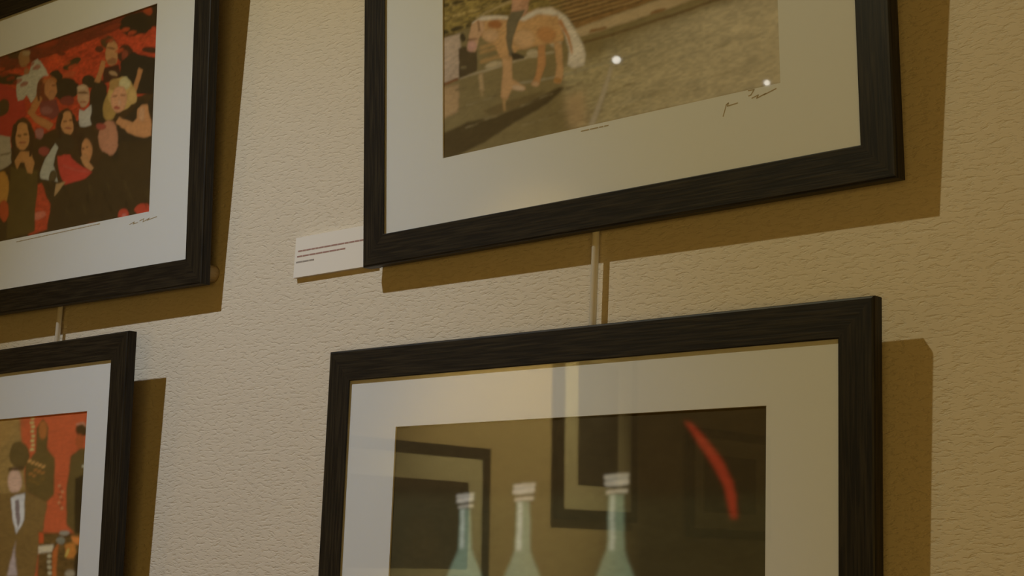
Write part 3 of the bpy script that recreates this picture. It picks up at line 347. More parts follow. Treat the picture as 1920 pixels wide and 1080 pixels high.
PRINT_B = ([0.275,0.218,0.107],[([0.447,0.384,0.248],6,0.25,1.0,[385,246,1018,298,1010,-2,432,-9]),([0.582,0.52,0.423],8,0.12,0.22,[521,302,1018,325,1010,-23,498,-10]),([0.582,0.52,0.423],8,0.12,0.25,[587,305,1018,325,1010,-23,564,-10]),([0.582,0.52,0.423],8,0.12,0.3,[651,308,1018,325,1010,-23,628,-10]),([0.582,0.52,0.423],8,0.12,0.35,[722,310,1018,325,1010,-23,699,-10]),([0.582,0.52,0.423],8,0.12,0.4,[800,313,1018,325,1010,-23,777,-11]),([0.582,0.52,0.423],8,0.12,0.4,[876,316,1018,325,1010,-23,853,-11]),([0.543,0.637,0.721],6,0.1,1.0,[-39,1918,1073,1396,1056,741,-39,1109]),([0.275,0.206,0.067],4,0.6,1.0,[-39,1409,1064,1066,1048,421,436,414,235,514,-6,483]),([0.101,0.073,0.024],1,0.3,1.0,[14,657,13,654,8,652,0,650,-9,650,-19,651,-28,654,-34,657,-37,660,-35,663,-30,666,-23,667,-13,668,-3,666,5,664,12,661]),([0.461,0.348,0.136],1,0.3,1.0,[71,605,70,602,65,599,58,598,48,598,39,599,30,601,24,604,21,608,23,611,27,613,35,615,45,615,54,614,63,612,69,609]),([0.206,0.145,0.042],1,0.3,1.0,[127,554,126,551,121,548,114,547,104,546,95,547,87,550,81,553,78,556,79,559,84,562,92,563,101,564,110,563,119,560,124,557]),([0.076,0.058,0.024],1,0.3,1.0,[182,504,180,501,176,498,169,497,160,496,150,497,142,499,136,502,134,506,135,509,140,511,147,513,156,513,165,512,173,510,179,507]),([0.101,0.073,0.024],1,0.3,1.0,[236,604,235,601,231,598,223,597,214,597,205,598,197,600,192,603,189,606,190,609,195,612,202,613,211,614,220,612,228,610,234,607]),([0.461,0.348,0.136],1,0.3,1.0,[17,606,16,603,11,600,3,599,-6,599,-16,600,-25,602,-31,605,-34,609,-32,612,-27,614,-20,616,-10,616,0,615,8,613,14,610]),([0.206,0.145,0.042],1,0.3,1.0,[74,555,73,551,68,549,60,547,51,547,41,548,33,550,27,553,24,557,25,560,30,562,38,564,47,564,57,563,65,561,71,558]),([0.076,0.058,0.024],1,0.3,1.0,[130,504,128,501,124,498,116,497,107,496,98,497,89,499,83,502,81,506,82,509,87,511,94,513,104,513,113,512,121,510,127,507]),([0.101,0.073,0.024],1,0.3,1.0,[185,605,184,602,179,599,172,598,163,597,154,599,145,601,140,604,137,607,138,610,143,613,150,614,159,615,169,613,177,611,183,608]),([0.461,0.348,0.136],1,0.3,1.0,[239,555,237,552,233,549,226,547,217,547,208,548,200,550,194,553,192,557,193,560,197,562,205,564,213,564,223,563,231,561,236,558]),([0.206,0.145,0.042],1,0.3,1.0,[20,555,19,552,14,549,6,548,-3,547,-13,548,-22,551,-28,554,-31,557,-29,560,-25,563,-17,565,-7,565,3,564,11,562,17,559]),([0.076,0.058,0.024],1,0.3,1.0,[77,504,75,501,71,498,63,497,54,496,44,497,36,499,30,502,27,506,28,509,33,512,41,513,50,514,60,513,68,510,74,507]),([0.101,0.073,0.024],1,0.3,1.0,[133,606,132,603,127,600,120,599,110,598,101,600,93,602,87,605,84,608,85,611,90,614,98,615,107,616,116,614,125,612,130,609]),([0.461,0.348,0.136],1,0.3,1.0,[188,555,186,552,182,549,174,548,165,548,156,549,148,551,142,554,140,557,141,560,145,563,153,564,162,565,171,564,179,561,185,558]),([0.206,0.145,0.042],1,0.3,1.0,[241,506,240,502,235,500,228,498,219,498,210,499,202,501,197,504,194,507,195,510,200,513,207,514,216,515,225,514,233,512,239,509]),([0.076,0.058,0.024],1,0.3,1.0,[23,504,22,501,17,498,9,497,0,496,-10,497,-19,499,-25,502,-28,506,-26,509,-22,512,-14,513,-4,514,6,513,14,511,20,508]),([0.101,0.073,0.024],1,0.3,1.0,[80,607,79,604,74,601,66,600,57,599,47,600,39,603,33,606,30,609,31,612,36,615,44,617,53,617,63,616,71,613,77,610]),([0.461,0.348,0.136],1,0.3,1.0,[136,556,134,553,130,550,122,548,113,548,104,549,95,551,89,554,87,558,88,561,93,564,100,565,109,565,119,564,127,562,133,559]),([0.206,0.145,0.042],1,0.3,1.0,[190,506,189,503,184,500,177,498,168,498,159,499,151,501,145,504,142,507,143,510,148,513,155,515,165,515,174,514,182,512,188,509]),([0.076,0.058,0.024],1,0.3,1.0,[244,605,243,602,239,600,232,598,223,598,214,599,206,602,200,605,198,608,199,611,203,614,211,615,219,615,228,614,236,612,242,609]),([0.101,0.073,0.024],1,0.3,1.0,[26,608,25,605,20,602,12,600,3,600,-7,601,-16,604,-22,607,-25,610,-23,614,-18,616,-11,618,-1,618,9,617,17,614,23,611]),([0.461,0.348,0.136],1,0.3,1.0,[83,556,81,553,77,550,69,549,60,549,50,550,42,552,36,555,33,558,34,562,39,564,47,566,56,566,66,565,74,563,80,560]),([0.206,0.145,0.042],1,0.3,1.0,[138,506,137,503,132,500,125,498,116,498,106,499,98,501,92,504,90,507,91,511,95,513,103,515,112,515,122,514,130,512,136,509]),([0.076,0.058,0.024],1,0.3,1.0,[193,606,192,603,188,601,180,599,171,599,162,600,154,602,148,605,146,609,147,612,151,615,159,616,168,616,177,615,185,613,191,610]),([0.101,0.073,0.024],1,0.3,1.0,[247,556,246,553,241,551,234,549,225,549,216,550,208,552,202,555,200,558,201,561,206,564,213,565,222,566,231,565,239,563,244,560]),([0.461,0.348,0.136],1,0.3,1.0,[29,557,28,554,23,551,15,549,6,549,-4,550,-13,552,-19,555,-22,559,-20,562,-16,565,-8,566,2,567,12,566,20,563,26,560]),([0.49,0.38,0.201],1,0.0,1.0,[119,519,216,541,289,552,285,562,212,552,115,529]),([0.3,0.174,0.067],2,0.2,1.0,[388,485,1023,538,1021,447,441,368]),([0.52,0.357,0.168],1,0.0,1.0,[378,407,580,410,846,424,1022,444,1021,450,845,430,579,417,376,414]),([0.082,0.048,0.02],1,0.0,1.0,[377,400,580,404,846,418,1022,438,1021,442,845,422,579,408,376,405]),([0.433,0.278,0.116],1,0.0,1.0,[374,424,580,425,846,439,1022,458,1021,464,845,445,579,432,373,431]),([0.082,0.048,0.02],1,0.0,1.0,[374,417,580,419,846,432,1022,452,1021,456,845,436,579,423,373,422]),([0.52,0.357,0.168],1,0.0,1.0,[370,441,580,440,847,453,1023,472,1021,478,845,459,579,447,369,448]),([0.082,0.048,0.02],1,0.0,1.0,[370,434,580,434,846,447,1022,466,1021,470,845,451,579,438,369,438]),([0.433,0.278,0.116],1,0.0,1.0,[367,458,581,456,847,467,1023,486,1022,492,845,474,579,462,365,465]),([0.082,0.048,0.02],1,0.0,1.0,[366,451,580,449,846,461,1023,480,1022,484,846,465,579,453,365,455]),([0.52,0.357,0.168],1,0.0,1.0,[363,475,581,471,847,482,1023,500,1022,506,846,488,579,477,361,482]),([0.082,0.048,0.02],1,0.0,1.0,[362,468,580,464,847,476,1023,494,1022,498,846,480,580,468,362,472]),([0.433,0.278,0.116],1,0.0,1.0,[359,492,581,486,847,496,1024,514,1022,520,846,502,580,492,358,499]),([0.082,0.048,0.02],1,0.0,1.0,[359,485,581,479,847,490,1023,508,1022,512,846,494,580,484,358,490]),([0.52,0.357,0.168],1,0.0,1.0,[355,509,581,501,848,510,1024,527,1023,534,846,517,580,507,354,516]),([0.082,0.048,0.02],1,0.0,1.0,[355,502,581,494,847,504,1024,522,1023,526,846,508,580,499,354,507]),([0.433,0.278,0.116],1,0.0,1.0,[351,526,582,516,848,525,1024,541,1023,548,847,531,580,523,350,533]),([0.082,0.048,0.02],1,0.0,1.0,[351,519,581,510,848,519,1024,536,1023,539,847,523,580,514,350,524]),([0.52,0.357,0.168],1,0.0,1.0,[348,543,582,531,848,539,1025,555,1023,562,847,545,580,538,346,550]),([0.082,0.048,0.02],1,0.0,1.0,[347,536,581,525,848,533,1024,549,1023,553,847,537,581,529,346,541]),([0.543,0.424,0.292],1,0.0,1.0,[416,373,724,399,1021,426,1020,394,714,354,445,339]),([0.313,0.164,0.06],1,0.0,1.0,[508,350,508,348,505,346,500,345,495,344,489,345,484,346,480,347,479,349,480,351,482,353,487,355,492,355,498,355,503,354,507,352]),([0.313,0.164,0.06],1,0.0,1.0,[532,350,531,348,528,346,524,345,519,344,513,344,508,345,504,347,503,349,503,351,506,353,511,354,516,355,522,355,527,354,530,352]),([0.313,0.164,0.06],1,0.0,1.0,[683,356,683,354,680,353,676,351,671,351,666,351,661,352,657,353,656,355,657,357,659,359,663,361,669,361,674,361,679,360,682,358]),([0.313,0.164,0.06],1,0.0,1.0,[701,356,701,354,698,352,694,351,689,350,683,350,679,351,675,353,674,355,675,357,677,359,681,360,687,361,692,360,697,359,700,358]),([0.313,0.164,0.06],1,0.0,1.0,[815,372,814,369,812,368,808,366,803,366,798,366,793,367,790,369,788,371,789,373,792,374,796,376,801,376,806,376,810,375,813,373]),([0.228,0.145,0.06],1,0.0,1.0,[450,313,714,324,1020,357,1019,361,713,328,449,318]),([0.543,0.424,0.351],1,0.1,1.0,[-6,486,64,482,64,309,-6,301]),([0.116,0.064,0.02],1,0.0,1.0,[-5,486,46,486,44,491,-6,491]),([0.275,0.103,0.042],1,0.0,1.0,[-4,290,57,303,54,312,-8,299]),([0.483,0.331,0.192],3,0.0,1.0,[-6,289,58,285,58,179,-6,162]),([0.497,0.32,0.145],1,0.0,1.0,[129,376,198,377,195,391,126,390]),([0.497,0.32,0.145],1,0.0,1.0,[129,341,198,343,195,357,125,356]),([0.497,0.32,0.145],1,0.0,1.0,[129,394,199,395,195,409,126,409]),([0.566,0.464,0.323],1,0.0,1.0,[207,322,206,317,200,312,190,310,178,310,165,312,154,315,146,321,143,326,144,331,151,335,161,338,173,338,185,336,196,332,204,327]),([0.574,0.488,0.363],1,0.0,1.0,[329,318,327,312,322,309,314,308,305,310,297,314,289,319,284,326,282,333,284,338,289,342,297,343,306,341,315,337,322,331,327,324]),([0.543,0.453,0.351],1,0.0,1.0,[396,338,395,332,390,327,384,325,376,327,369,330,362,336,358,344,356,351,358,357,362,362,369,364,377,362,384,358,390,352,395,345]),([0.551,0.462,0.331],1,0.0,1.0,[62,304,155,306,286,314,372,307,370,316,284,323,153,315,60,313]),([0.447,0.391,0.277],1,0.0,1.0,[254,223,366,212,492,217,668,223,667,228,491,222,365,218,253,229]),([0.101,0.073,0.037],1,0.0,1.0,[55,425,73,429,119,398,119,317,60,307]),([0.3,0.254,0.148],1,0.0,1.0,[64,346,83,342,82,349,64,353]),([0.07,0.053,0.028],1,0.0,1.0,[82,460,81,454,79,450,76,447,73,447,69,449,66,454,65,460,64,466,65,472,67,477,69,480,73,480,76,477,79,473,81,467]),([0.101,0.073,0.032],2,0.0,1.0,[-3,108,88,130,179,120,273,148,335,160,385,175,402,167,349,126,242,84,142,32,-1,-6]),([0.196,0.145,0.067],3,0.0,1.0,[137,156,232,172,345,175,284,145,180,126]),([0.228,0.174,0.09],1,0.0,1.0,[45,261,89,266,88,268,44,267]),([0.44,0.368,0.225],1,0.0,1.0,[139,195,182,199,181,201,138,200]),([0.228,0.174,0.09],1,0.0,1.0,[231,131,272,135,271,137,229,136]),([0.44,0.368,0.225],1,0.0,1.0,[319,68,358,74,358,75,318,73]),([0.228,0.174,0.09],1,0.0,1.0,[406,161,444,165,444,167,405,166]),([0.44,0.368,0.225],1,0.0,1.0,[489,100,526,105,526,106,488,105]),([0.228,0.174,0.09],1,0.0,1.0,[569,41,605,46,605,48,568,45]),([0.44,0.368,0.225],1,0.0,1.0,[78,106,121,111,121,113,77,111]),([0.228,0.174,0.09],1,0.0,1.0,[172,201,214,206,213,208,171,207]),([0.44,0.368,0.225],1,0.0,1.0,[262,137,303,142,302,144,261,142]),([0.228,0.174,0.09],1,0.0,1.0,[349,75,389,80,388,82,348,80]),([0.44,0.368,0.225],1,0.0,1.0,[436,167,474,172,473,173,434,172]),([0.228,0.174,0.09],1,0.0,1.0,[518,106,555,111,554,113,516,111]),([0.44,0.368,0.225],1,0.0,1.0,[597,48,633,53,633,54,596,52]),([0.228,0.174,0.09],1,0.0,1.0,[112,113,154,118,154,120,110,118]),([0.44,0.368,0.225],1,0.0,1.0,[204,208,246,212,245,214,203,213]),([0.228,0.174,0.09],1,0.0,1.0,[294,144,334,149,333,151,292,149]),([0.44,0.368,0.225],1,0.0,1.0,[380,82,419,87,418,89,379,87]),([0.228,0.174,0.09],1,0.0,1.0,[463,22,501,28,501,29,462,27]),([0.44,0.368,0.225],1,0.0,1.0,[546,113,583,118,583,119,545,118]),([0.228,0.174,0.09],1,0.0,1.0,[50,185,94,190,94,191,49,190]),([0.44,0.368,0.225],1,0.0,1.0,[144,120,187,125,186,127,143,125]),([0.228,0.174,0.09],1,0.0,1.0,[236,214,277,219,277,221,235,219]),([0.44,0.368,0.225],1,0.0,1.0,[325,151,364,155,364,157,323,156]),([0.228,0.174,0.09],1,0.0,1.0,[410,89,448,94,448,96,409,94]),([0.44,0.368,0.225],1,0.0,1.0,[492,29,530,35,529,36,491,34]),([0.228,0.174,0.09],1,0.0,1.0,[575,119,611,124,611,126,574,124]),([0.44,0.368,0.225],1,0.0,1.0,[84,192,127,196,127,198,83,197]),([0.228,0.174,0.09],1,0.0,1.0,[177,127,219,132,218,134,176,132]),([0.44,0.368,0.225],1,0.0,1.0,[267,64,307,69,307,71,266,69]),([0.505,0.368,0.218],2,0.0,1.0,[124,308,129,235,145,232,140,305]),([0.497,0.32,0.154],2,0.0,1.0,[199,217,209,136,216,134,216,214]),([0.433,0.317,0.167],2,0.0,1.0,[129,238,132,213,143,211,140,236]),([0.468,0.342,0.21],5,0.0,1.0,[399,135,462,146,470,9,412,14]),([0.527,0.436,0.33],2,0.0,1.0,[538,206,508,106,472,12,487,1,520,97,548,199]),([0.3,0.195,0.074],1,0.0,1.0,[-6,-3,232,4,527,6,999,3,998,8,527,11,231,9,-7,3]),([0.385,0.322,0.209],2,0.0,0.7,[435,247,464,246,463,248,434,250]),([0.543,0.5,0.416],2,0.0,0.7,[534,155,576,156,575,157,534,159]),([0.385,0.322,0.209],2,0.0,0.7,[630,68,683,62,683,64,630,71]),([0.543,0.5,0.416],2,0.0,0.7,[726,166,759,169,759,171,725,170]),([0.385,0.322,0.209],2,0.0,0.7,[815,81,859,78,859,80,814,85]),([0.543,0.5,0.416],2,0.0,0.7,[905,176,931,182,931,183,904,180]),([0.385,0.322,0.209],2,0.0,0.7,[441,151,486,150,486,151,441,154]),([0.543,0.5,0.416],2,0.0,0.7,[540,62,597,55,597,56,540,65]),([0.385,0.322,0.209],2,0.0,0.7,[639,162,676,164,675,165,638,165]),([0.543,0.5,0.416],2,0.0,0.7,[731,76,779,71,779,73,731,79]),([0.385,0.322,0.209],2,0.0,0.7,[824,172,853,177,852,178,823,176]),([0.543,0.5,0.416],2,0.0,0.7,[909,89,949,87,949,89,909,92]),([0.385,0.322,0.209],2,0.0,0.7,[448,55,509,47,509,49,448,59]),([0.543,0.5,0.416],2,0.0,0.7,[549,157,590,158,589,160,549,161]),([0.385,0.322,0.209],2,0.0,0.7,[645,70,696,64,696,66,644,73]),([0.543,0.5,0.416],2,0.0,0.7,[740,168,772,171,772,173,739,171]),([0.385,0.322,0.209],2,0.0,0.7,[828,83,872,80,871,82,828,86]),([0.543,0.5,0.416],2,0.0,0.7,[918,178,943,184,943,185,917,181]),([0.385,0.322,0.209],2,0.0,0.7,[457,152,501,152,500,154,456,156]),([0.543,0.5,0.416],2,0.0,0.7,[555,64,611,57,611,59,555,67]),([0.385,0.322,0.209],2,0.0,0.7,[653,164,689,166,689,167,653,167]),([0.543,0.5,0.416],2,0.0,0.7,[745,77,792,74,791,75,745,81]),([0.385,0.322,0.209],2,0.0,0.7,[837,174,865,179,865,180,836,177]),([0.543,0.5,0.416],2,0.0,0.7,[922,90,961,89,961,91,922,94]),([0.385,0.322,0.209],2,0.0,0.7,[463,57,523,50,523,51,463,61]),([0.543,0.5,0.416],2,0.0,0.7,[564,159,603,160,603,162,564,163]),([0.385,0.322,0.209],2,0.0,0.7,[659,72,709,67,709,68,659,75]),([0.543,0.5,0.416],2,0.0,0.7,[754,170,785,173,785,175,753,173]),([0.385,0.322,0.209],2,0.0,0.7,[842,85,884,83,884,84,841,88]),([0.543,0.5,0.416],2,0.0,0.7,[931,180,955,186,955,187,930,183]),([0.385,0.322,0.209],2,0.0,0.7,[472,154,515,154,515,156,472,158]),([0.543,0.5,0.416],2,0.0,0.7,[570,66,624,59,624,61,570,69]),([0.385,0.322,0.209],2,0.0,0.7,[668,165,702,168,702,169,667,169]),([0.543,0.5,0.416],2,0.0,0.7,[759,79,804,76,804,78,759,83]),([0.385,0.322,0.209],2,0.0,0.7,[851,176,878,180,878,182,850,179]),([0.543,0.5,0.416],2,0.0,0.7,[935,92,973,91,973,93,935,96]),([0.385,0.322,0.209],2,0.0,0.7,[479,60,537,52,537,54,478,63]),([0.543,0.5,0.416],2,0.0,0.7,[579,161,617,162,617,164,579,164]),([0.385,0.322,0.209],2,0.0,0.7,[673,74,723,69,722,71,673,77]),([0.543,0.5,0.416],2,0.0,0.7,[768,171,798,175,798,177,767,175]),([0.385,0.322,0.209],2,0.0,0.7,[855,87,896,85,896,86,855,90]),([0.543,0.5,0.416],2,0.0,0.7,[944,181,995,178,995,180,943,185]),([0.385,0.322,0.209],2,0.0,0.7,[488,156,529,156,529,158,487,160]),([0.543,0.5,0.416],2,0.0,0.7,[585,68,638,62,638,63,585,71]),([0.385,0.322,0.209],2,0.0,0.7,[682,167,716,170,715,171,681,171]),([0.543,0.5,0.416],2,0.0,0.7,[773,81,817,78,817,80,772,85]),([0.582,0.528,0.475],2,0.0,0.7,[538,206,508,105,473,12,487,2,520,97,547,200]),([0.497,0.448,0.35],1,0.0,0.7,[254,224,366,213,492,217,668,223,667,228,491,222,365,218,253,229]),([0.196,0.119,0.048],1,0.0,1.0,[450,313,714,324,1020,357,1019,362,713,329,449,318]),([0.574,0.3,0.136],1,0.0,1.0,[321,369,344,349,343,271,325,214,321,199,296,212,311,239,318,303]),([0.615,0.377,0.204],1,0.0,1.0,[369,359,396,332,397,207,391,184,368,195,376,261]),([0.505,0.267,0.092],1,0.0,1.0,[393,196,392,192,389,190,385,189,380,189,375,192,371,195,368,200,367,204,368,208,371,210,375,211,380,211,385,208,389,205,392,201]),([0.624,0.385,0.212],1,0.0,1.0,[199,366,236,348,239,249,279,206,278,195,235,212,219,176,198,194,206,284]),([0.702,0.52,0.391],1,0.0,1.0,[277,200,275,197,270,196,263,198,254,201,246,206,240,212,236,217,235,221,237,224,242,224,249,223,257,219,265,215,272,209,276,204]),([0.649,0.424,0.275],1,0.0,1.0,[323,205,322,202,319,200,315,199,310,200,305,202,300,205,298,209,297,213,298,217,300,219,305,220,310,219,315,217,319,213,322,209]),([0.615,0.371,0.183],1,0.08,1.0,[100,495,139,520,229,488,317,490,363,480,397,439,401,342,366,346,331,350,254,353,233,327,194,343,181,393,144,430]),([0.676,0.437,0.255],4,0.0,1.0,[311,378,308,365,301,356,289,352,275,353,261,361,250,372,242,387,239,402,242,415,250,424,262,428,276,426,289,419,301,407,309,393]),([0.433,0.177,0.062],3,0.0,1.0,[205,469,203,463,198,459,191,458,181,460,172,464,164,470,159,478,157,485,159,491,165,495,172,496,182,494,191,490,198,483,204,476]),([0.551,0.278,0.115],4,0.0,1.0,[377,374,374,364,368,356,358,353,346,354,335,360,325,370,319,382,316,394,319,405,325,413,335,416,347,414,358,408,368,398,375,387]),([0.676,0.437,0.266],4,0.0,1.0,[192,430,190,421,184,415,175,413,165,414,155,419,146,428,140,438,138,448,140,457,146,463,155,465,165,464,176,458,184,450,190,440]),([0.777,0.71,0.681],2,0.0,1.0,[255,476,317,490,363,481,395,443,367,447,322,471,276,457]),([0.777,0.693,0.623],1,0.0,1.0,[103,510,139,523,224,496,229,482,144,505,111,495]),([0.649,0.411,0.262],1,0.0,1.0,[125,515,102,504,90,451,85,408,115,389,126,439,149,469,144,502]),([0.632,0.368,0.334],2,0.0,1.0,[118,414,116,406,113,400,107,396,101,397,95,401,90,407,86,416,85,425,86,433,90,439,95,442,101,442,108,438,113,432,116,423]),([0.14,0.048,0.024],1,0.0,1.0,[87,447,122,438,122,443,86,453]),([0.355,0.206,0.117],1,0.0,1.0,[123,509,127,470,134,469,130,508]),([0.767,0.7,0.668],2,0.12,1.0,[378,464,412,428,436,369,457,318,468,273,461,231,429,232,410,247,418,301,404,365,389,406]),([0.624,0.29,0.112],2,0.0,1.0,[381,423,412,349,425,286,430,286,420,350,393,427]),([0.599,0.348,0.243],1,0.0,1.0,[238,550,233,639,246,690,288,674,296,591,289,495,281,477,234,493]),([0.582,0.32,0.213],1,0.0,1.0,[289,711,287,698,283,688,276,683,267,683,259,689,252,700,247,713,246,728,247,741,252,751,259,756,268,755,276,749,283,738,288,725]),([0.109,0.058,0.028],1,0.0,1.0,[293,734,291,727,286,722,278,720,270,722,261,727,253,734,248,743,247,752,249,759,254,764,261,766,270,764,279,759,286,751,291,743]),([0.574,0.324,0.216],1,0.0,1.0,[279,649,302,566,259,525,273,507,319,556,296,650]),([0.196,0.164,0.107],1,0.0,1.0,[235,508,281,501,255,452,240,408,236,366,246,332,226,339,216,410,219,470]),([0.07,0.053,0.032],1,0.0,1.0,[232,349,254,342,277,325,275,316,239,322])])
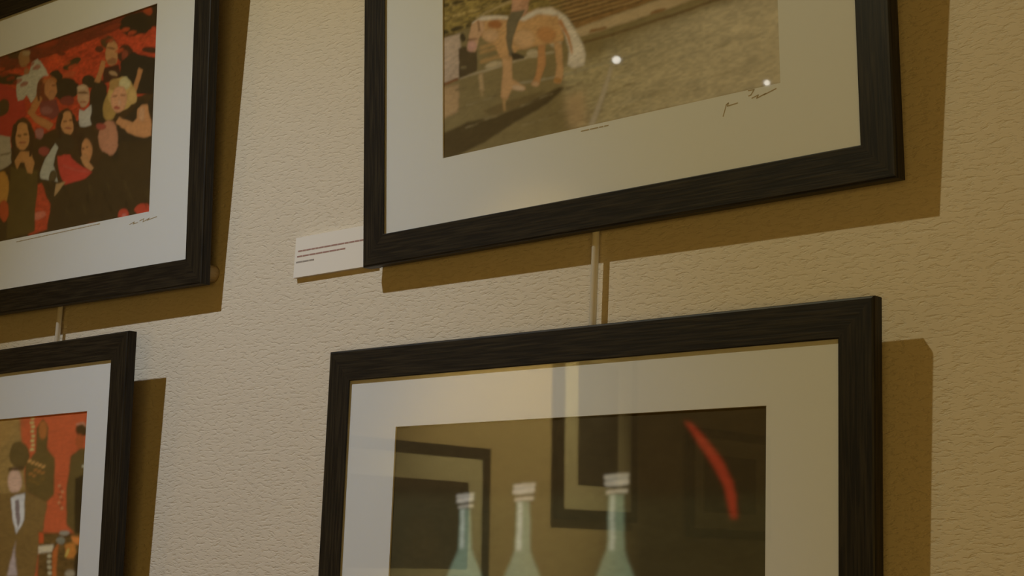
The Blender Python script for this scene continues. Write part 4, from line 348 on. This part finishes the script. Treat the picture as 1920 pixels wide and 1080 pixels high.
PRINT_C = ([0.748,0.159,0.057],[([0.448,0.294,0.097],4,0.1,1.0,[-936,1043,340,1024,668,1067,692,948,746,615,-858,370]),([0.179,0.123,0.039],2,0.0,1.0,[745,803,743,778,734,757,720,744,702,740,683,746,667,761,655,784,649,810,651,835,660,856,675,869,693,873,712,866,728,851,740,829]),([0.869,0.586,0.434],2,0.0,1.0,[719,682,718,657,712,637,702,623,690,619,677,624,665,639,656,660,652,685,653,709,659,730,669,744,681,748,695,742,706,728,715,706]),([0.142,0.082,0.032],2,0.0,1.0,[649,751,721,755,722,735,650,735]),([0.501,0.308,0.097],6,0.0,1.0,[595,1058,675,1033,692,948,633,861,531,792]),([0.189,0.127,0.037],2,0.0,1.0,[768,933,797,979,822,936,825,830,863,783,865,611,826,572,737,632,728,763,772,818]),([0.538,0.195,0.051],2,0.0,1.0,[819,920,818,901,815,886,809,876,802,873,794,877,786,888,781,905,778,924,779,942,782,958,788,968,795,971,803,967,811,955,816,939]),([0.9,0.814,0.315],1,0.0,1.0,[758,983,757,981,755,979,752,978,748,977,744,978,741,980,738,982,738,985,738,988,740,990,744,991,747,991,751,990,755,988,757,986]),([0.9,0.814,0.315],1,0.0,1.0,[756,962,756,959,754,957,750,956,746,956,743,957,739,959,737,961,736,964,736,966,738,968,742,969,746,969,750,969,753,967,755,964]),([0.9,0.814,0.315],1,0.0,1.0,[761,940,760,937,758,936,755,934,751,934,747,935,744,937,741,939,740,942,741,944,743,946,746,947,750,948,754,947,758,945,760,943]),([0.9,0.814,0.315],1,0.0,1.0,[759,919,758,916,756,914,753,913,749,913,745,914,742,916,739,918,739,920,739,923,741,925,744,926,748,926,752,925,756,924,758,921]),([0.9,0.814,0.315],1,0.0,1.0,[764,897,763,894,761,893,758,891,754,891,750,892,746,894,744,896,743,899,744,901,746,903,749,904,753,904,757,904,760,902,763,900]),([0.9,0.814,0.315],1,0.0,1.0,[762,876,761,873,759,871,756,870,752,870,748,871,745,872,742,875,741,877,742,880,744,882,747,883,751,883,755,882,759,881,761,878]),([0.9,0.814,0.315],1,0.0,1.0,[766,854,766,852,764,850,760,848,757,848,753,849,749,851,747,853,746,856,746,858,749,860,752,861,756,861,760,861,763,859,765,857]),([0.9,0.814,0.315],1,0.0,1.0,[765,833,764,830,762,828,759,827,755,827,751,828,747,829,745,832,744,834,745,837,747,839,750,840,754,840,758,839,761,838,764,835]),([0.9,0.488,0.15],1,0.0,1.0,[758,782,758,779,756,776,753,774,749,772,745,771,741,771,738,773,736,775,736,778,737,780,740,783,744,785,749,786,753,785,756,784]),([0.597,0.267,0.069],1,0.0,1.0,[789,737,789,734,788,731,785,729,781,727,777,726,773,726,770,727,768,730,768,732,769,735,772,738,776,739,780,740,784,740,788,739]),([0.324,0.195,0.046],1,0.0,1.0,[821,692,821,689,819,687,816,684,813,682,808,681,804,682,801,683,799,685,799,688,801,690,804,693,808,695,812,696,816,695,819,694]),([0.9,0.488,0.15],1,0.0,1.0,[775,773,775,771,773,768,770,765,766,764,762,763,758,763,755,764,753,766,753,769,754,772,757,774,761,776,766,777,770,777,773,776]),([0.597,0.267,0.069],1,0.0,1.0,[806,728,806,726,805,723,802,721,798,719,794,718,790,718,787,719,785,721,785,724,786,727,789,729,793,731,797,732,801,732,804,731]),([0.324,0.195,0.046],1,0.0,1.0,[768,687,768,685,766,682,763,679,759,678,755,677,751,677,748,678,746,680,746,683,747,686,750,688,754,690,759,691,763,691,766,690]),([0.9,0.488,0.15],1,0.0,1.0,[791,765,792,762,790,760,787,757,783,755,779,754,775,755,772,756,770,758,770,761,771,763,774,766,778,768,782,769,787,768,790,767]),([0.597,0.267,0.069],1,0.0,1.0,[823,720,823,718,821,715,818,712,815,710,810,710,806,710,803,711,801,713,801,716,803,719,806,721,810,723,814,724,818,724,821,722]),([0.324,0.195,0.046],1,0.0,1.0,[784,679,785,677,783,674,780,671,776,669,772,669,768,669,765,670,763,672,763,675,764,678,767,680,771,682,776,683,780,683,783,681]),([0.9,0.488,0.15],1,0.0,1.0,[808,757,808,754,807,751,804,749,800,747,796,746,792,746,789,748,787,750,787,752,788,755,791,758,795,759,799,760,803,760,806,759]),([0.597,0.267,0.069],1,0.0,1.0,[770,716,770,713,768,710,765,708,761,706,757,705,753,705,750,707,748,709,748,711,749,714,752,717,756,719,761,719,765,719,768,718]),([0.324,0.195,0.046],1,0.0,1.0,[801,671,801,669,800,666,797,663,793,661,789,660,785,661,782,662,780,664,780,667,781,669,784,672,788,674,792,675,796,675,799,673]),([0.9,0.488,0.15],1,0.0,1.0,[825,748,825,746,823,743,821,740,817,739,812,738,808,738,805,739,804,741,803,744,805,747,808,749,812,751,816,752,820,752,823,751]),([0.597,0.267,0.069],1,0.0,1.0,[787,708,787,705,785,702,782,700,778,698,774,697,770,697,767,698,765,700,765,703,766,706,769,708,773,710,778,711,782,711,785,710]),([0.296,0.184,0.057],2,0.06,1.0,[0,607,673,628,744,635,840,579,833,452,802,213,836,-788,135,-922]),([0.9,0.9,0.9],1,0.0,1.0,[672,605,698,617,737,625,739,502,707,429,683,503]),([0.338,0.267,0.271],1,0.0,1.0,[693,592,711,596,720,502,710,461,697,519]),([0.703,0.586,0.576],3,0.0,1.0,[708,404,700,348,676,226,724,227,709,332]),([0.169,0.119,0.037],2,0.0,1.0,[933,790,975,827,1001,817,1019,434,976,419,933,466,919,640]),([0.049,0.035,0.013],2,0.0,1.0,[954,686,997,700,1006,411,969,427]),([0.095,0.053,0.018],2,0.0,1.0,[1002,904,1000,892,995,882,986,876,976,875,965,878,955,886,949,896,946,909,947,921,953,931,962,937,972,938,983,935,992,927,999,916]),([0.558,0.136,0.041],2,0.0,1.0,[985,854,984,841,981,831,976,824,969,822,962,825,956,833,952,844,950,857,950,870,953,880,959,887,965,889,972,886,978,878,983,867]),([0.9,0.469,0.285],1,0.0,1.0,[948,929,975,938,993,918,997,923,976,945,945,936]),([0.9,0.9,0.667],1,0.0,1.0,[1002,737,1001,735,999,733,996,732,992,732,988,733,984,734,982,736,981,738,982,740,984,742,987,743,991,743,995,742,998,741,1001,739]),([0.9,0.451,0.194],1,0.0,1.0,[896,653,895,651,894,649,891,647,888,647,886,648,883,649,881,651,881,654,881,656,882,658,885,660,888,660,891,659,893,658,895,656]),([0.52,0.136,0.051],1,0.0,1.0,[903,639,903,637,901,635,899,634,896,633,893,634,891,635,889,637,888,640,889,642,890,644,892,646,895,646,898,645,901,644,902,642]),([0.9,0.451,0.194],1,0.0,1.0,[911,626,910,623,909,621,906,620,904,619,901,620,898,622,896,624,896,626,896,629,898,631,900,632,903,632,906,632,908,630,910,628]),([0.52,0.136,0.051],1,0.0,1.0,[898,613,898,610,896,608,894,607,891,606,888,607,885,608,884,611,883,613,883,616,885,618,887,619,890,619,893,619,896,617,897,615]),([0.9,0.451,0.194],1,0.0,1.0,[906,599,905,596,904,594,901,593,898,593,896,593,893,595,891,597,891,599,891,602,892,604,895,605,898,605,901,605,903,603,905,601]),([0.52,0.136,0.051],1,0.0,1.0,[913,585,913,583,911,581,909,579,906,579,903,579,901,581,899,583,898,586,899,588,900,590,902,591,905,592,908,591,911,590,912,587]),([0.9,0.451,0.194],1,0.0,1.0,[900,572,900,570,898,568,896,566,893,566,890,566,888,568,886,570,885,572,886,575,887,577,890,578,893,579,895,578,898,577,900,574]),([0.52,0.136,0.051],1,0.0,1.0,[908,558,908,556,906,554,904,553,901,552,898,553,895,554,894,556,893,559,893,561,895,563,897,564,900,565,903,564,905,563,907,561]),([0.9,0.451,0.194],1,0.0,1.0,[915,545,915,542,914,540,911,539,908,538,905,539,903,540,901,543,901,545,901,547,902,549,905,551,908,551,910,551,913,549,915,547]),([0.189,0.111,0.032],3,0.3,1.0,[819,436,1019,426,1027,-84,815,-101]),([0.844,0.145,0.041],1,0.0,1.0,[811,436,834,436,837,388,815,384]),([0.9,0.322,0.075],1,0.0,1.0,[954,419,998,411,997,376,964,380]),([0.748,0.294,0.057],2,0.0,1.0,[927,380,971,388,982,318,939,314]),([0.869,0.765,0.533],1,0.0,1.0,[814,372,879,380,879,345,816,336]),([0.681,0.195,0.046],2,0.0,1.0,[877,349,901,388,900,224,881,223]),([0.844,0.765,0.492],1,0.0,1.0,[876,325,875,322,873,319,870,317,866,316,863,317,859,319,857,322,856,325,857,328,859,331,862,333,865,334,869,333,872,331,875,328]),([0.844,0.765,0.492],1,0.0,1.0,[877,300,877,297,875,294,872,292,868,291,864,292,861,294,859,296,858,300,858,303,860,306,863,308,867,308,871,308,874,306,876,303]),([0.844,0.765,0.492],1,0.0,1.0,[879,275,878,271,876,269,873,267,870,266,866,267,863,268,860,271,859,274,860,278,862,281,865,283,869,283,872,283,876,281,878,278]),([0.844,0.765,0.492],1,0.0,1.0,[880,250,880,246,878,244,875,242,871,241,867,241,864,243,862,246,861,249,861,253,863,255,866,257,870,258,874,258,877,256,879,253]),([0.844,0.765,0.492],1,0.0,1.0,[882,225,881,221,879,218,876,217,873,216,869,216,866,218,863,221,862,224,863,227,865,230,868,232,872,233,875,232,879,231,881,228]),([0.52,0.488,0.38],1,0.0,1.0,[946,431,945,426,940,423,933,420,925,419,917,420,909,423,904,427,902,431,904,436,908,440,915,442,924,443,932,442,940,439,945,435]),([0.324,0.322,0.243],1,0.0,1.0,[927,396,926,389,922,383,916,378,909,377,902,378,895,383,891,389,889,396,890,403,893,409,900,413,907,415,914,413,921,409,925,403]),([0.044,0.031,0.013],2,0.0,1.0,[974,326,997,365,1007,142,978,141]),([0.52,0.451,0.315],2,0.0,1.0,[979,249,978,242,973,237,966,233,958,231,950,232,942,236,937,241,935,248,937,254,941,260,948,264,956,265,965,264,972,261,977,255]),([0.9,0.672,0.161],1,0.0,1.0,[946,339,944,331,940,324,937,320,934,319,933,322,932,327,933,335,935,343,938,352,941,358,944,362,947,363,949,361,949,355,948,348])])
PRINT_D = ([0.071,0.052,0.024],[([0.079,0.071,0.037],6,0.0,1.0,[0,743,1001,723,1007,-472,1,-712]),([0.291,0.424,0.355],2,0.0,1.0,[213,693,244,692,251,554,293,431,313,-126,187,-158,171,420,212,553]),([0.76,0.9,0.9],2,0.0,1.0,[216,690,226,690,228,553,217,553]),([0.538,0.57,0.601],1,0.0,1.0,[202,739,253,741,251,714,207,710]),([0.9,0.9,0.9],1,0.0,1.0,[201,730,227,734,254,735,254,742,227,741,200,737]),([0.9,0.9,0.9],1,0.0,1.0,[202,712,224,714,254,719,252,730,222,725,201,724]),([0.9,0.9,0.9],1,0.0,1.0,[208,691,233,695,252,695,252,703,233,704,206,700]),([0.291,0.424,0.355],2,0.0,1.0,[377,716,413,715,420,548,468,401,488,-265,342,-306,327,387,375,547]),([0.76,0.9,0.9],2,0.0,1.0,[380,712,393,712,394,548,380,547]),([0.538,0.57,0.601],1,0.0,1.0,[364,772,424,774,422,742,370,736]),([0.9,0.9,0.9],1,0.0,1.0,[364,761,394,765,426,766,425,775,393,774,363,769]),([0.9,0.9,0.9],1,0.0,1.0,[364,740,390,741,425,747,423,760,388,754,363,753]),([0.9,0.9,0.9],1,0.0,1.0,[371,714,401,719,423,718,422,728,400,729,369,724]),([0.291,0.424,0.355],2,0.0,1.0,[623,734,660,733,665,553,714,395,727,-320,578,-367,568,379,619,552]),([0.76,0.9,0.9],2,0.0,1.0,[626,730,638,730,639,552,625,552]),([0.538,0.57,0.601],1,0.0,1.0,[610,794,671,796,669,762,615,756]),([0.9,0.9,0.9],1,0.0,1.0,[609,782,640,787,673,788,672,797,640,796,608,792]),([0.9,0.9,0.9],1,0.0,1.0,[610,759,636,761,672,767,671,781,634,775,609,774]),([0.9,0.9,0.9],1,0.0,1.0,[616,732,647,737,669,736,669,747,646,748,615,743]),([0.575,0.09,0.047],3,0.0,1.0,[803,961,820,953,860,894,897,828,919,766,927,714,930,650,915,650,900,750,870,823,834,895])])
def back_gap(P, n):
    return (P.y) / n[1] + .0002
G = 'framed photographs on the picture wall'
fa = picture_frame('black framed group photograph with red backdrop, above the frame of suited musicians',
    loc=(-1.99675,-0.03493,1.99898), u=(0.99991,0.00899,-0.01003), v=(0.01062,-0.06853,0.99759), n=(0.00828,-0.99761,-0.06861), w=0.7006, h=0.4794, m=(0.08604,0.08604,0.07233,0.05781), spec=PRINT_A, nx=420, ny=290, seed=3, bumper_inset=.0155, wall_gap=back_gap, group=G)
fb = picture_frame('black framed photograph of a rider on a palomino horse, beside the white caption card',
    loc=(-1.01782,-0.02914,1.98477), u=(0.99997,-0.00697,0.00278), v=(-0.00330,-0.07577,0.99712), n=(-0.00674,-0.99710,-0.07579), w=0.6754, h=0.4794, m=(0.09062,0.08210,0.07239,0.05781), spec=PRINT_B, nx=420, ny=290, seed=5, bumper_inset=.05, wall_gap=back_gap, group=G)
fc = picture_frame('black framed photograph of suited musicians against red, under the group portrait',
    loc=(-2.09743,-0.04351,1.46016), u=(1.00000,-0.00078,0.00224), v=(-0.00227,-0.04062,0.99917), n=(-0.00068,-0.99917,-0.04063), w=0.7006, h=0.4794, m=(0.05214,0.05214,0.07440,0.06291), spec=PRINT_C, nx=330, ny=230, seed=7, bumper_inset=.05, wall_gap=back_gap, group=G)
fd = picture_frame('black framed dark photograph of three bottle necks and a red streak, under the horse photograph',
    loc=(-1.03776,-0.03595,1.40555), u=(0.99996,0.00790,-0.00422), v=(0.00439,-0.02139,0.99976), n=(0.00781,-0.99974,-0.02143), w=0.6802, h=0.4794, m=(0.07302,0.07407,0.07440,0.05324), spec=PRINT_D, nx=330, ny=230, seed=9, bumper_inset=.05, wall_gap=back_gap, group=G)
# handwriting and printed captions under the pictures
ribbon('signature', fa, [[(0.188,0.0942),(0.1985,0.0965),(0.1963,0.0939),(0.2057,0.0949)],[(0.2103,0.0965),(0.2195,0.0983),(0.2175,0.0943),(0.2312,0.0976),(0.2267,0.0953),(0.2474,0.0977)]], REC - .0002, .0009, M_ink)
ribbon('signature', fb, [[(0.1575,0.0868),(0.1615,0.0973),(0.1639,0.0984),(0.1626,0.0956),(0.1741,0.0965)],[(0.1863,0.1059),(0.1928,0.1057),(0.1891,0.1013),(0.1867,0.1008)],[(0.1902,0.0981),(0.1973,0.0998),(0.1954,0.0971),(0.2055,0.0997),(0.2031,0.0987),(0.2166,0.1021)]], REC - .0002, .0009, M_ink)
def caption(parent, lines, seed):
    rnd = random.Random(seed); out = []
    for (a, b) in lines:
        a = Vector(a); b = Vector(b); L = (b - a).length; t = 0
        while t < L:
            w = rnd.uniform(.004, .010)
            out.append([tuple(a.lerp(b, t / L)), tuple(a.lerp(b, min(1, (t + w) / L)))]); t += w + .0022
    return ribbon('caption', parent, out, REC - .0002, .0011, M_ink)
caption(fa, [[(-0.0859,0.1011),(0.1193,0.1033)]], 1)
caption(fb, [[(-0.0158,0.1026),(0.0209,0.1025)]], 2)

# ------------------------------------------------------------------ hanging cords
CORD_X=(-1.9941,-1.0282); CORD_Y=-0.0113
def cord(x, z0, label):
    o = cylinder('hanging_cord', (x, CORD_Y, z0), (0, 0, 1), 0.0037, 3.7 - z0, M_cord, None, 12, .0005)
    for p in o.data.polygons: p.use_smooth = True
    return tag(o, label, 'cord', 'cords the frames hang on')
cord(CORD_X[1], 1.74, 'white vertical cord between the horse photograph and the bottle photograph')
cord(CORD_X[0], 1.79, 'white vertical cord between the group portrait and the musicians photograph')

# ------------------------------------------------------------------ caption card
CX0=-1.5006; CX1=-1.3576; CZ0=1.9916; CZ1=2.0407
CARD_TEXT=[(-1.4942, -1.3723, 2.0236), (-1.4954, -1.4108, 2.0171), (-1.4966, -1.4655, 2.0102)]
card = bpy.data.objects.new('caption_card', None); C.objects.link(card)
card.location = (CX0, 0, CZ0); card.empty_display_size = .03
tag(card, 'small white caption card with red lines of print, tucked beside the horse frame', 'card')
box('board', 0, CX1 - CX0, -.006, 0.0, 0, CZ1 - CZ0, M_card, card)
for (xa, xb, z), m_, s in zip(CARD_TEXT, (M_red, M_red, M_grey), (4, 5, 6)):
    rnd = random.Random(s); segs = []; x = xa
    while x < xb:
        w = rnd.uniform(.004, .011)
        segs.append([(x - CX0, z - CZ0), (min(x + w, xb) - CX0, z - CZ0)]); x += w + .0022
    ribbon('text_line', card, segs, -.0062, .0018, m_)

# ------------------------------------------------------------------ the left wall's frames, seen only as reflections in the glass
def left_frame(label, yc, zb, w, h, m, spec, seed):
    return picture_frame(label, (LEFT + .03, yc, zb), (0, 1, 0), (0, 0, 1), (1, 0, 0), w, h, m, spec, 60, 50, seed, .05,
        lambda P, n: P.x - LEFT + .0002, 'frames on the left wall')
DARK = ([.05, .04, .03], [([.08,.06,.04],2,.3,1.,[200,0,600,0,500,600,300,600])])
BLUE = ([.07, .075, .09], [([.11,.12,.15],4,.3,1.,[200,500,700,500,600,1000,300,1000])])
left_frame('black framed dark photograph reflected at the left of the bottle picture', -2.309, 1.543, .70, .48, (.062, .062, .07, .075), DARK, 21)
left_frame('tall black framed bluish photograph reflected in the middle of the bottle picture', -3.202, 1.816, .432, .65, (.072, .072, .08, .08), BLUE, 22)
left_frame('black framed dark photograph reflected at the right of the bottle picture', -3.998, 1.775, .538, .40, (.06, .06, .06, .06), DARK, 23)


# ------------------------------------------------------------------ two small spotlights before the left wall (their lenses glint in the horse frame's glass)
M_black = mat_base('black_lamp_metal', (0.02, 0.02, 0.02), 0.4)[0]
M_lens = bpy.data.materials.new('lit_lens'); M_lens.use_nodes = True
_nt = M_lens.node_tree; _nt.nodes.clear()
_e = _nt.nodes.new('ShaderNodeEmission'); _e.inputs[0].default_value = (1, 0.97, 0.9, 1); _e.inputs[1].default_value = 7
_nt.links.new(_e.outputs[0], _nt.nodes.new('ShaderNodeOutputMaterial').inputs[0])
def spotlight(label, pos, aim, r):
    root = bpy.data.objects.new('spotlight', None); C.objects.link(root)
    root.location = pos; root.empty_display_size = .03
    tag(root, label, 'lamp', 'spotlights by the left wall')
    pos = Vector(pos); a = (Vector(aim) - pos).normalized()
    cylinder('housing', -a * .11, a, .026, .11, M_black, root, 20, .004)
    cylinder('lens', a * -.001, a, r, .003, M_lens, root, 20, .001)
    cylinder('stem', -a * .06, (0, 0, 1), .006, 3.7 - pos[2] + a.z * .06, M_black, root, 10, .001)
    cylinder('ceiling_plate', (-a.x * .06, -a.y * .06, 3.69 - pos[2]), (0, 0, 1), .04, .01, M_black, root, 20, .002)
spotlight('small black ceiling spotlight glinting as a white dot inside the horse photograph', (-3.20000,-2.81384,2.95522), (-1.60000,-1.40000,1.20000), 0.0135)
spotlight('small black ceiling spotlight glinting at the lower right corner of the horse photograph', (-3.20000,-3.65797,2.98228), (-1.60000,-1.40000,1.20000), 0.0105)
